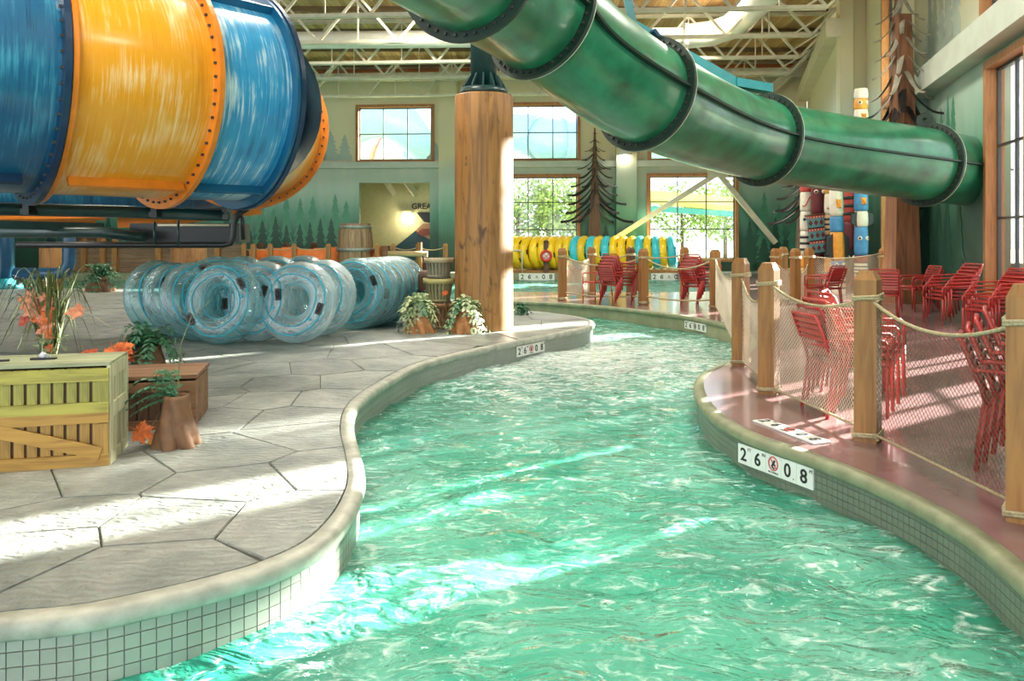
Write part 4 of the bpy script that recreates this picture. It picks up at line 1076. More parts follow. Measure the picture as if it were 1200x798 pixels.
ch0 = make_chair(REDCHAIR); first = [True]
def chair(loc, rz, label, group=None):
    o = ch0 if first[0] else copy_tree(ch0); first[0] = False
    o.location = loc; o.rotation_euler = (0,0,rz); o['label'] = label
    if group: o['group'] = group
    elif 'group' in o: del o['group']
    return o
lv = ['bottom one', 'second up', 'third up', 'fourth up', 'top']
def stack(p, rz, n, desc, dz=.062, dy=.048, group=None):
    d = Vector((-math.sin(rz), math.cos(rz), 0))
    for k in range(n):
        nm = lv[0] if k == 0 else ('topmost' if k == n-1 else lv[k])
        chair((p[0]+d.x*dy*k, p[1]+d.y*dy*k, dz*k), rz, 'red slatted chair, %s in the stack %s' % (nm, desc), group)
g = 'stacked red chairs'
stack((2.94, 6.78), -PI/2+.05, 4, 'behind the net between two big posts', group=g)
stack((3.45, 7.75), -PI/2-.5, 3, 'half hidden behind the tall near post', group=g)
stack((3.44, 5.15), -PI/2-.55, 4, 'in shade behind the near right net', group=g)
p = G(1160, 397); stack((p.x, p.y), PI/2+.15, 4, 'before the tall side window', dy=-.055, group=g)
p = G(1108, 378); stack((p.x, p.y), PI/2+.1, 4, 'left of the one by the side window', dy=-.055, group=g)
p = G(1078, 364); stack((p.x, p.y), PI/2, 2, 'in shade under the brown spruce trunk', group=g)
p = G(722, 356); stack((p.x, p.y), -PI/2+.6, 5, 'on the far deck before the tubes', dz=.07, group=g)
p = G(818, 358.5); stack((p.x, p.y), -PI/2+.5, 5, 'on the far deck by the pale net', dz=.07, group=g)
p = G(700, 352); chair((p.x, p.y, 0), PI/2+.5, 'single red chair with a patterned back beside the pale sagging net')
p = G(966, 362); stack((p.x, p.y), .6, 2, 'behind the near fence under the painted poles', group=g)
p = G(1035, 372); stack((p.x, p.y), -.4, 2, 'seen far behind the tall near post', group=g)

# ------------------------------------------------------------------ depth markers on the pool walls
def depth_marker(loc, ang, label, tilt=0, ts=.152, flat=False):
    t = thing('depth_marker', loc, label, 'sign', None, ang)
    if flat: t.rotation_euler = (-PI/2, 0, ang)
    for k in range(5):
        tl = MB().box((0,0,0), (ts-.003,.012,ts)).build('marker_tile', WHITEP, t); tl.location = ((k-2)*ts, 0, 0)
        if k in (0,1,3,4):
            text('numeral', '2608'[(0,1,9,2,3)[k]], ts*.92, INK, tl, (-.012 if k < 4 else -.01, -.008, -.004), ext=.0012)
        if k == 0: text('unit', 'FT', ts*.24, INK, tl, (.052,-.008,.048))
        if k == 1: text('unit', 'IN', ts*.24, INK, tl, (.052,-.008,.048))
        if k == 3: text('decimal_point', '.', ts*.5, INK, tl, (.045,-.008,-.03))
        if k == 4: text('unit', 'M', ts*.24, INK, tl, (.055,-.008,.048))
        if k == 2:
            mm = INKRED if 'red' in label else M('faded_ink', (.10,.05,.05), .5)
            pts = [(.045*math.cos(2*PI*q/24), -.008, .012+.05*math.sin(2*PI*q/24)) for q in range(24)]
            MB().tube(pts, .005, 5, closed=True).build('prohibition_ring', mm, tl)
            mb = MB().bar((-.032,-.008,.05),(.032,-.008,-.024),.004,.008); mb.build('slash', mm, tl)
            mb = MB().sphere((.012,-.008,.032), .009, 8, 5).bar((.008,-.008,.024),(-.014,-.008,-.012),.006,.016).bar((-.014,-.008,-.012),(.012,-.008,-.026),.006,.01).bar((.0,-.008,.014),(.022,-.008,.0),.006,.008); mb.build('diver_symbol', INK, tl)
            text('caption', 'NO DIVING', ts*.13, INK, tl, (0,-.008,-.056))
    return t
def wall_pos(path, sgn, pxpy, zc):
    q = offset2(path, sgn*.004); P = G(*pxpy, 0)
    i = min(range(1, len(q)-1), key=lambda k: (q[k]-P).length); t = (q[i+1]-q[i-1]).normalized()
    return q[i], t
c, t = wall_pos(RE, -1, (905, 519), 0); n_ = Vector((-t.y, t.x, 0))
depth_marker((c.x+n_.x*.004, c.y+n_.y*.004, -.165), math.atan2(-t.y, -t.x), 'large depth marker on the olive wall of the red deck, black ring symbol')
c, t = wall_pos(LE, 1, (620, 396), 0); n_ = Vector((t.y, -t.x, 0))
depth_marker((c.x+n_.x*.012, c.y+n_.y*.012, -.17), math.atan2(t.y, t.x), 'depth marker with red ring on the pale wall below the log pillar')
c, t = wall_pos(RE, -1, (812, 372), 0); n_ = Vector((-t.y, t.x, 0))
depth_marker((c.x+n_.x*.012, c.y+n_.y*.012, -.17), math.atan2(-t.y, -t.x), 'small depth marker on the olive wall of the far deck')
for px, lab in ((629, 'faint depth marker on the far bank below the yellow tubes'), (784, 'faint depth marker on the far bank behind the far fence')):
    p = at(px, 325, 32.43); depth_marker((p.x, 32.43, -.16), 0, lab, ts=.30)
P = G(930, 506); depth_marker((P.x-.03, P.y, .008), math.atan2(-.92, .30), 'worn depth marker set flat into the red deck edge', flat=True)

# ------------------------------------------------------------------ crates at the left
YG = wood('yellow_green_wood', (.34,.31,.06), (.17,.15,.03), axis=0, scale=9)
YGV = wood('yellow_green_board', (.31,.29,.06), (.13,.12,.03), axis=2, scale=9)
OCH = wood('ochre_wood', (.42,.24,.05), (.22,.11,.025), axis=0, scale=9)
OCHV = wood('ochre_board', (.38,.22,.05), (.18,.09,.02), axis=2, scale=9)
LID = wood('grey_green_lid', (.33,.36,.22), (.18,.20,.11), axis=0, scale=6)
SIDEW = wood('pale_grey_board', (.50,.49,.33), (.28,.27,.16), axis=2, scale=8)
BRN = wood('brown_crate_wood', (.22,.115,.055), (.11,.055,.025), axis=0, scale=7)
BRND = wood('dark_crate_board', (.10,.05,.025), (.05,.02,.01), axis=2, scale=7)
cr = G(128, 544.5); cl = G(0, 552); ang = .25
ct = thing('wooden_crate', (cr.x, cr.y, 0), 'big yellow green and ochre wooden crate at the left edge with trinkets on its lid', 'crate', None, ang)
CW, CD, CH = 1.25, .50, .685
MB().box((-CW/2, CD/2, CH/2-.02), (CW-.06, CD-.06, CH-.06)).build('inner_box', BRND, ct)
for z0, z1, vm in ((.03, .335, OCHV), (.36, .66, YGV)):
    bd = MB().box((0,0,0), (.060,.016,z1-z0)).build('board', vm, ct); bd.location = (-.075, .018, (z0+z1)/2)
    for k in range(1, 15): inst(bd, 'board', ct, (-.075-.079*k, .018+R3.uniform(-.003,.003), (z0+z1)/2))
for z, h, m in ((.04,.08,OCH),(.325,.07,OCH),(.395,.07,YG),(.615,.085,YG)):
    MB().box((-CW/2, -.002, z), (CW, .028, h)).build('rail', m, ct)
MB().box((-.035,-.001,.18), (.07,.026,.21)).build('corner_post', OCHV, ct); MB().box((-.035,-.001,.5), (.07,.026,.15)).build('corner_post', YGV, ct)
MB().bar((-.05,-.016,.085), (-.72,-.016,.285), .016, .085, up=(0,0,1)).build('diagonal_brace', OCH, ct)
for z0, z1 in ((.06,.33), (.40,.60)):
    for k in range(6):
        MB().box((-.016,.075+.07*k,(z0+z1)/2), (.016,.055,z1-z0)).build('side_board', SIDEW, ct)
for z, h in ((.035,.07),(.36,.10),(.63,.09)): MB().box((-.004,CD/2,z), (.026,CD,h)).build('side_rail', SIDEW, ct)
for y in (.03, CD-.03): MB().box((-.003,y,.33), (.027,.06,.55)).build('side_post', SIDEW, ct)
for k in range(4): MB().box((-CW/2, .06+.125*k+.0, CH), (CW+.01, .121, .022)).build('lid_board', LID, ct)
MB().box((-CW+.35, CD/2, CH+.008), (.05, CD, .03)).build('lid_batten', LID, ct)
M4 = Matrix.Translation(ct.location) @ Matrix.Rotation(ang, 4, 'Z')
tk = thing('trinket', M4 @ Vector((-.50,.22,CH+.012)), 'small dark metal trinket with a white shell lying on the yellow green crate lid', 'trinket', None, ang)
MB().box((0,0,.008), (.09,.03,.014)).box((.07,.01,.006), (.08,.04,.010)).build('dark_clip', BLACKP, tk)
MB().sphere((.03,.01,.03), .024, 10, 6).sphere((.05,.02,.022), .017, 8, 5).sphere((.012,.02,.022), .015, 8, 5).build('shell', M('shell_white', (.55,.56,.6), .3), tk)
tk2 = thing('trinket', M4 @ Vector((-.72,.20,CH+.012)), 'flat black and silver clip lying left of the shell on the crate lid', 'trinket', None, ang+.1)
MB().box((0,0,.007), (.10,.025,.012)).build('clip_body', BLACKP, tk2); MB().sphere((-.09,.0,.008), .010, 8, 5).bar((-.09,0,.008),(-.04,0,.008),.008,.008).build('silver_end', WHITEP, tk2)

bc = G(230, 501); bt = thing('wooden_crate', (bc.x, bc.y, 0), 'low dark brown wooden crate behind the corner of the yellow green one', 'crate', None, .22)
BW_, BD_, BH_ = .80, .56, .415
MB().box((-BW_/2, BD_/2, BH_/2-.02), (BW_-.06, BD_-.06, BH_-.05)).build('inner_box', BRND, bt)
for k in range(9): MB().box((-.05-.088*k, .016, .2), (.078,.018,.36)).build('board', BRND, bt)
for z in (.035, .34): MB().box((-BW_/2,-.002,z), (BW_,.028,.075)).build('rail', BRN, bt)
MB().box((-.028,-.001,.19), (.056,.026,.25)).build('corner_post', BRN, bt)
for k in range(6): MB().box((-.014,.06+.1*k,.2), (.018,.09,.36)).build('side_board', BRN, bt)
for k in range(4): MB().box((-BW_/2, .075+.157*k, BH_), (BW_+.01,.152,.03)).build('lid_board', BRN, bt)

# ------------------------------------------------------------------ plants
R4 = random.Random(5)
def draped_pot(name, loc, h, r0, r1, label, mat, folds=7, rz=0):
    t = thing(name, loc, label, 'plant pot', None, rz)
    prof = [(r0*1.02,0),(r0*1.0,.02),(r0*.93,h*.25),(r0*.80,h*.5),(r1*1.12,h*.75),(r1*1.02,h*.92),(r1,h),(r1*.86,h),(r1*.82,h*.9)]
    MB().lathe(prof, 56, fold=lambda a, z: 1+(.40*max(0, 1-z/h*.72))*(abs(math.sin(folds*.5*a+3.2*z/h))**.7*1.5-.9)+.05*math.sin(3*a+2+2*z/h)*(1-z/h*.6), caps=False).build('draped_body', mat, t)
    MB().lathe([(.001,h*.9),(r1*.83,h*.9)], 20, caps=False).build('soil', GROUT, t)
    return t
def leaf_strip(pts, wds, up=Vector((0,0,1)), fold=.0):
    """ribbon leaf along pts"""
    mb = MB(); vs = []
    for i, p in enumerate(pts):
        t = (pts[min(i+1, len(pts)-1)]-pts[max(i-1, 0)]).normalized(); s = t.cross(up)
        s = s.normalized() if s.length > 1e-3 else Vector((1,0,0))
        n = s.cross(t)
        vs += [p-s*wds[i]+n*fold*wds[i], p, p+s*wds[i]+n*fold*wds[i]]
    fs = []
    for i in range(len(pts)-1): fs += [(i*3, i*3+1, i*3+4, i*3+3), (i*3+1, i*3+2, i*3+5, i*3+4)]
    return mb.add(vs, fs, True)
def arc_pts(base, az, reach, rise, drop, n=8):
    d = Vector((math.cos(az), math.sin(az), 0)); out = []
    for i in range(n+1):
        u = i/n; out.append(base+d*reach*u+Vector((0,0,rise*math.sin(PI*min(1, u*1.15)*.75)-drop*u*u)))
    return out
def frond(parent, base, az, reach, rise, drop, mat, lw=.02, ll=.06, n=10, name='frond'):
    pts = arc_pts(base, az, reach, rise, drop, n); mb = MB().tube(pts, [.004*(1-.7*i/n) for i in range(n+1)], 4, caps=False)
    for i in range(1, n+1):
        t = (pts[i]-pts[i-1]).normalized(); s = t.cross(Vector((0,0,1))).normalized()
        L = ll*(1-.55*abs(i/n-.4))
        for sg in (-1, 1):
            q = pts[i]; dr = (s*sg+t*.5+Vector((0,0,-.25))).normalized(); m_ = q+dr*L*.5+Vector((0,0,.006)); e = q+dr*L
            w_ = t*lw*.5
            mb.add([q, m_-w_, e, m_+w_], [(0,1,2),(0,2,3)])
    return mb.build(name, mat, parent)
def maple(parent, c, nrm, size, mat, spin=0.0, name='maple_leaf'):
    """five-lobed maple leaf with a folded midrib"""
    n = Vector(nrm).normalized(); a_ = n.orthogonal().normalized(); b_ = n.cross(a_)
    pts = [(0,-.42,0)]
    lobes = [(-150,.50),(-95,.72),(-45,.82),(0,1.0),(45,.82),(95,.72),(150,.50)]
    prof = []
    for k, (ang, L) in enumerate(lobes):
        prof += [(ang-15, L*.78), (ang-8, L*.76), (ang-5, L*.88), (ang, L), (ang+5, L*.88), (ang+8, L*.76), (ang+15, L*.78)]
        if k < len(lobes)-1: prof.append(((ang+lobes[k+1][0])/2, .50))
    vs = [Vector((0,0,0))]
    for ang, L in prof:
        th = math.radians(ang)+PI/2+spin; r = L*size*.5
        vs.append(Vector((math.cos(th)*r, math.sin(th)*r, -.22*r*r/size+.05*size*math.cos(math.radians(ang)*3.5))))
    W = [Vector(c)+a_*v.x+b_*v.y+n*v.z for v in vs]
    fs = [(0,i,i+1) for i in range(1, len(W)-1)]
    mb = MB().add(W, fs); th = spin-PI/2
    mb.tube([Vector(c), Vector(c)+(a_*math.cos(th)+b_*math.sin(th))*size*.45-n*.02], .003, 4)
    return mb.build(name, mat, parent)

# draped stump pot beside the crates
p = G(207, 522); p.z = 0
pt = draped_pot('stump_pot', p, .375, .14, .085, 'brown draped stump shaped pot with a few green blades in front of the brown crate', CLAY, 6)
for az, re, ri in ((2.9,.34,.10),(2.6,.30,.16),(3.3,.28,.05),(3.6,.32,.12),(2.3,.22,.2),(3.0,.2,.22),(2.75,.36,.02),(3.15,.36,.17),(3.45,.25,.0),(2.5,.3,.06)):
    frond(pt, Vector((0,0,.36)), az, re*1.15, ri, .10, LEAFG, .04, .075, 8)
for az, re, ri in ((2.9,.26,-.02),(3.4,.30,.12)):
    leaf_strip(arc_pts(Vector((0,0,.36)), az, re, ri, .32), [.004]*9).build('blade', GRASSM, pt)
leaf_strip([Vector((.01,0,.36)), Vector((.015,0,.55)), Vector((.03,0,.75)), Vector((.10,.02,.95)), Vector((.24,.05,1.08))], [.004,.004,.003,.003,.002], up=Vector((0,1,0))).build('tall_stem', GRASSM, pt)
q = G(164, 524); s1 = thing('maple_spray', (q.x, q.y, 0), 'two bright orange maple leaves lying against the brown stump pot', 'leaves')
maple(s1, (0.0,0,.115), (.15,-1,.35), .25, LEAFO, .35); maple(s1, (.125,-.02,.06), (-.1,-1,.5), .19, M('bronze_maple_leaf', (.50,.20,.02), .5, var=.4, scale=14), -.3); maple(s1, (.14,.05,.09), (.2,-.8,.6), .15, LEAFO, .9)
MB().tube([(0,0,.03),(.06,.01,.02),(.13,.02,.03)], .004, 5).build('twig', GRASSM, s1)

# dark fern pot behind the crates
p = Vector((at(174,428,8.35).x, 8.35, 0)); pf = draped_pot('fern_pot', p, .36, .20, .12, 'brown draped pot with dark trailing fern behind the crates, beside the clear tubes', CLAY, 8)
for k in range(40):
    az = R4.uniform(0, 2*PI) if k > 12 else R4.uniform(2.2, 4.0); frond(pf, Vector((0,0,.34)), az, R4.uniform(.18,.42), R4.uniform(.08,.32), R4.uniform(.1,.5), LEAFG, .045, .10, 9)
q = Vector((at(128,405,8.0).x, 8.0, 0)); s2 = thing('maple_spray', (q.x, q.y, 0), 'cluster of rust orange maple leaves behind the lid of the yellow green crate', 'leaves')
for k in range(12):
    maple(s2, (R4.uniform(-.30,.20), R4.uniform(-.1,.1), .29+R4.uniform(-.07,.11)), (R4.uniform(-.5,.5),-1,R4.uniform(.1,.9)), R4.uniform(.24,.34), [LEAFO, M('rust_maple_leaf_%d' % k, (.45,.07,.02), .5, var=.35, scale=14)][k % 2], R4.uniform(-1,1))
MB().tube([(.3,.1,.3),(.1,0,.27),(-.1,0,.25),(-.12,0,.0)], .006, 5).build('twig', GRASSM, s2)
q = Vector((at(94,366,8.2).x, 8.2, 0)); s3 = thing('maple_spray', (q.x, q.y, at(94,366,8.2).z), 'single coral maple leaf held out on a thin stem left of the fern', 'leaves')
maple(s3, (-.02,0,.02), (.2,-.8,.8), .30, LEAFPK, 1.2)
e = at(135,386,8.3)-Vector(s3.location); MB().tube([(0.03,0,.01),(.1,.02,-.02),(.2,.05,-.1),tuple(e)], .005, 5).build('stem', M('pale_stem', (.5,.45,.35), .6), s3)

# tall grass tuft with coral maple garland
p = Vector((at(58,430,8.8).x, 8.8, 0)); gt = thing('grass_tuft', p, 'tall tuft of arching grass hung with coral maple leaves at the left', 'plant')
MB().lathe([(.10,0),(.14,.12),(.13,.16)], 14).build('root_ball', GRASSM, gt)
for k in range(84):
    az = R4.uniform(0, 2*PI); re = R4.uniform(.12,.75); ri = R4.uniform(.6,1.15)
    pts = arc_pts(Vector((R4.uniform(-.05,.05), R4.uniform(-.05,.05), .1)), az, re, ri, R4.uniform(.0,.5), 9)
    wv = R4.uniform(.005,.014); leaf_strip(pts, [wv*(.5+.9*math.sin(PI*min(1, .25+.75*i/9)))*(1-.75*(i/9)**3) for i in range(10)]).build('blade', GRASSM if k % 7 else LEAFP, gt)
s4 = thing('maple_garland', (p.x, p.y-.16, 0), 'garland of bright coral orange maple leaves hanging down the grass tuft', 'leaves')
for (px, py, sz, mt) in ((35,352,.30,LEAFPK),(38,362,.26,LEAFPK),(50,348,.14,LEAFPK),(56,358,.2,LEAFPK),(58,366,.22,LEAFO),(47,372,.27,LEAFO),(28,377,.17,M('dark_coral_leaf', (.5,.08,.04), .5, var=.3)),(53,384,.28,LEAFPK),(57,374,.2,LEAFO),(56,392,.2,LEAFO),(59,408,.12,LEAFO)):
    c_ = at(px, py, p.y-.16)-Vector(s4.location); maple(s4, c_, (R4.uniform(-.3,.4),-1,R4.uniform(-.1,.6)), sz*1.3, mt, R4.uniform(-.7,.7)+PI)
MB().tube([at(50,345,p.y-.1)-Vector(s4.location), at(52,370,p.y-.1)-Vector(s4.location), at(58,400,p.y-.1)-Vector(s4.location), (0.02,0,0)], .007, 5).build('vine', GRASSM, s4)
for k in range(14):
    c_ = at(R4.uniform(44,76), R4.uniform(396,412), p.y-.2)-Vector(s4.location); frond(s4, c_, R4.uniform(0,6.28), .08, .04, .03, LEAFP, .03, .04, 4, 'leaf_sprig')
# small ferny pot on the far deck edge under the slide
p = G(118, 341.5); p.z = 0; f2 = draped_pot('fern_pot', p, .42, .34, .16, 'small dark ferny pot alone at the water edge under the slide', CLAY, 7)
for k in range(26): frond(f2, Vector((0,0,.42)), R4.uniform(0,6.28), R4.uniform(.25,.65), R4.uniform(.1,.45), R4.uniform(.1,.6), LEAFG, .09, .17, 7)
# the two ivy pots before the pillar
for px, py, hh, lab, mt in ((492,389.5,.40,'terracotta draped pot with white green ivy left of the baskets',LEAFP),(546,389.5,.40,'terracotta draped pot with pale trailing ivy at the foot of the log pillar',LEAFP)):
    p = G(px, py); p.z = 0; t = draped_pot('ivy_pot', p, hh, .22, .105, lab, CLAYT, 8)
    for k in range(44):
        az = R4.uniform(0, 6.28); frond(t, Vector((0,0,hh-.02)), az, R4.uniform(.14,.44), R4.uniform(.05,.30), R4.uniform(.1,.72), mt if k % 4 else LEAFG, .065, .12, 8, 'ivy_strand')
p = G(612, 369); p.z = 0
fr3 = thing('fern', p, 'little dark green fern peeping out behind the log pillar', 'plant')
for k in range(14): frond(fr3, Vector((0,0,.02)), R4.uniform(0,6.28), R4.uniform(.1,.3), R4.uniform(.05,.25), .1, LEAFG, .05, .09, 6)

# ------------------------------------------------------------------ bushel baskets
BSK = wood('basket_slat_olive', (.34,.32,.16), (.15,.13,.06), axis=2, scale=9)
BSKG = wood('basket_slat_grey', (.26,.24,.16), (.10,.09,.05), axis=2, scale=9)
BSKT = wood('basket_slat_brown', (.34,.17,.08), (.16,.07,.03), axis=2, scale=9)
BAND = wood('basket_band', (.44,.40,.16), (.26,.22,.08), axis=0, scale=5)
BANDP = wood('basket_band_pale', (.50,.42,.26), (.30,.22,.12), axis=0, scale=5)
def basket(loc, h, r0, r1, label, mat, band, tilt=(0,0,0)):
    t = thing('bushel_basket', loc, label, 'basket'); t.rotation_euler = tilt
    n = 22; sl_ = None
    MB().lathe([(r0*.9,.01),(r1*.9,h*.97)], 22).build('liner', GROUT, t)
    for k in range(n):
        a_ = 2*PI*k/n; w0, w1 = r0*PI/n*.80, r1*PI/n*.80
        if sl_ is None:
            sl_ = MB().add([(r0,-w0,0),(r0,w0,0),(r1,w1,h),(r1,-w1,h),(r0-.012,-w0,0),(r0-.012,w0,0),(r1-.012,w1,h),(r1-.012,-w1,h)], [(0,1,2,3),(5,4,7,6),(0,3,7,4),(1,5,6,2),(3,2,6,7),(0,4,5,1)]).build('slat', mat, t)
        else: inst(sl_, 'slat', t, (0,0,0), (0,0,a_))
    MB().lathe([(r1+.004,h-.085),(r1+.020,h-.085),(r1+.024,h),(r1+.006,h)], 30, caps=False).build('rim_band', band, t)
    MB().lathe([(r0+.002,0.0),(r0+.014,0),(r0+.018,.05),(r0+.006,.05)], 30, caps=False).build('base_band', mat, t)
    for s in (-1, 1): MB().tube([(s*(r1+.02),-.09,h-.04),(s*(r1+.05),-.05,h+.03),(s*(r1+.05),.05,h+.03),(s*(r1+.02),.09,h-.04)], .008, 6).build('handle', BLKSTEEL, t)
    return t
p = G(525, 383.5); p.z = 0
basket((p.x-.15,p.y-.05,0), .43, .19, .235, 'brown bushel basket at the bottom of the stack by the log pillar', BSKT, BSKT)
basket((p.x-.15,p.y-.05,.44), .40, .18, .25, 'olive bushel basket with a bright rim in the middle of the stack', BSK, BAND)
basket((p.x-.15,p.y-.05,.85), .34, .18, .235, 'grey bushel basket with pale rim on top of the stack', BSKG, BANDP)
q = at(521, 344, p.y-.30); fl = thing('maple_spray', (q.x, q.y, 0), 'small orange leaf cluster between the baskets and the ivy pot', 'leaves')
for k in range(4): maple(fl, (R4.uniform(-.03,.03), 0, q.z+R4.uniform(-.03,.03)), (R4.uniform(-.4,.4),-1,R4.uniform(0,.5)), .12, LEAFO, R4.uniform(-1,1))
MB().tube([(0,0,q.z),(0.02,0,q.z*.5),(0,0,0)], .006, 5).build('stem', GRASSM, fl)
dk = thing('bushel_basket', (p.x-.36, p.y+.35, 0), 'x', 'basket'); dk['label'] = 'dark old basket in shade left behind the basket stack'
MB().lathe([(.17,0),(.20,.85),(.17,.95)], 16).build('body', BRND, dk); MB().lathe([(.205,.55),(.22,.55),(.22,.62),(.205,.62)], 16, caps=False).build('hoop', BLKSTEEL, dk)

# ------------------------------------------------------------------ far bank on the left: barrel, rails, posts
YB = 33.3
STV = wood('barrel_stave', (.30,.19,.11), (.12,.07,.04), axis=2, scale=4)
b = at(416.5, 319, YB); H_ = (319-262)/F*YB; rb = 21/F*YB
br_ = thing('barrel', (b.x, YB, 0), 'big weathered wooden barrel with grey hoops behind the clear tubes', 'barrel')
n = 18
for k in range(n):
    a0, a1 = 2*PI*k/n+.012, 2*PI*(k+1)/n-.012; vs = []; zs = [0,.2,.5,.8,1]; rs = [.82,.94,1.0,.94,.82]
    for z_, r_ in zip(zs, rs):
        for a_ in (a0, a1): vs.append((rb*r_*math.cos(a_), rb*r_*math.sin(a_), z_*H_))
    for z_, r_ in zip(zs, rs):
        for a_ in (a0, a1): vs.append((rb*r_*.93*math.cos(a_), rb*r_*.93*math.sin(a_), z_*H_))
    fs = [(2*i,2*i+1,2*i+3,2*i+2) for i in range(4)]+[(2*i+10,2*i+12,2*i+13,2*i+11) for i in range(4)]+[(8,9,19,18)]
    MB().add(vs, fs).build('stave', STV, br_)
HOOP = M('grey_hoop', (.28,.29,.27), .45, .3)
for z_, r_ in ((.04,.86),(.47,1.02),(.93,.885)): MB().lathe([(rb*r_,z_*H_-.07),(rb*(r_+.03),z_*H_-.07),(rb*(r_+.03),z_*H_+.07),(rb*r_,z_*H_+.07)], 28, caps=False).build('hoop', HOOP, br_)
MB().lathe([(.001,H_*.96),(rb*.80,H_*.96)], 24, caps=False).build('head', STV, br_)
nthw = ['first','second','third','fourth','fifth','sixth','seventh','eighth','ninth','tenth','eleventh','twelfth']
prev = None
for k, px in enumerate((286, 297, 317, 345, 385, 442, 461, 490, 522)):
    p = at(px, 319, 32.75); p.z = 0; hh = EYE-(285.5-HZ)/F*32.75
    fence_post('fence_post', p, 'pale timber post of the far bank fence, %s from its left end near the slide' % nthw[k], h=hh, side=.2, rz=.1, wraps=False)
    if prev is not None and k not in (5, 6): rope('rope of the far bank fence running to its %s post from the left' % nthw[k], prev, p, hh-.15, hh-.15, .12, .025)
    prev = p
for k, px in enumerate((336, 368, 305)):
    p = at(px, 319, 34.0); p.z = 0; fence_post('fence_post', p, 'short brown post in the back row of the far bank, %s of three' % ['middle','right','left'][k], h=1.28, side=.2, mat=LOGD, wraps=False)
OPAD = M('orange_pad', (.85,.20,.03), .45, var=.12, scale=3)
op = thing('orange_mat', (at(340,300,33.4).x, 33.4, 0), 'row of bright orange foam mats behind the far bank fence', 'mat')
for k in range(8):
    c = at(302+19*k, 303, 33.4); MB().box((c.x, 33.4+.05*(k % 2), .50+.04*(k % 3)), (.70,.18,1.0)).build('mat_panel', OPAD, op, world=True)
op2 = thing('orange_mat', (at(440,300,33.6).x, 33.6, 0), 'orange foam mat leaning right of the big barrel', 'mat')
c = at(440,305,32.9); MB().bar((c.x-.15,33.0,.05),(c.x+.12,33.2,1.1),.5,.14).build('mat_panel', OPAD, op2, world=True)
lr = thing('log_rail', (at(475,310,32.2+.4).x, 32.65, 0), 'short peeled log railing on a dark stump right of the barrel', 'railing')
a_, b__ = at(455,297,32.6), at(501,297.5,32.5)
MB().tube([a_, b__], .12, 14).build('rail', wood('peeled_log', (.52,.36,.18), (.34,.20,.08), axis=0, scale=3), lr, world=True)
s_ = at(452,300,32.7); MB().tube([(s_.x,32.7,0),(s_.x,32.7,EYE-(288-HZ)/F*32.7)], .20, 14).build('stump', LOGD, lr, world=True)
s_ = at(492,300,32.6); MB().tube([(s_.x,32.6,0),(s_.x,32.6,1.3)], .11, 12).build('upright', CEDAR, lr, world=True)
MB().tube([at(463,303,32.6), at(478,313,32.6)], .05, 8).build('brace', CEDAR, lr, world=True)
bn = thing('bench', (at(500,312,32.9).x, 32.9, 0), 'low brown timber bench box beside the basket stack on the far bank', 'bench')
MB().box((0,.3,.45), (1.5,.5,.08)).build('seat', CEDAR, bn); MB().box((0,.3,.2), (1.3,.4,.4)).build('box', M('maroon_panel', (.12,.045,.04), .6), bn)
# wooden screen far left under the slide
PANELW = wood('brown_panel', (.20,.125,.07), (.10,.06,.03), axis=0, scale=3)
sc2 = thing('plank_screen', (at(170,318,32.9).x, 32.9, 0), 'brown plank screen with pale posts on the far bank under the slide', 'screen')
xs0, xs1 = at(88,318,32.9).x, at(282,318,32.9).x
for k in range(6): MB().box(((xs0+xs1)/2, 32.95, .12+.2*k), (xs1-xs0, .05, .185)).build('plank', PANELW, sc2, world=True)
for px in (99, 121, 135, 186, 205, 255): c = at(px, 300, 32.85); MB().box((c.x, 32.85, .66), (.22,.2,1.32)).lathe([(.15,1.32),(.15,1.38),(.06,1.48)], 8, (c.x,32.85,0)).build('upright', CEDAR, sc2, world=True)
hs = thing('exit_door', (at(80,290,34.2).x, 35+.06*22-.6, 0), 'dark door with a grey louvre beside the plank screen under the slide', 'door')
MB().box((0,0,1.05), (1.0,.08,2.1)).build('leaf', BRND, hs); MB().box((0,-.05,.9), (.7,.04,.9)).build('louvre', TILE_DARK, hs)
for s in (-1, 1): MB().box((s*.56,-.02,1.05), (.12,.14,2.1)).build('jamb', FRAMEW, hs)

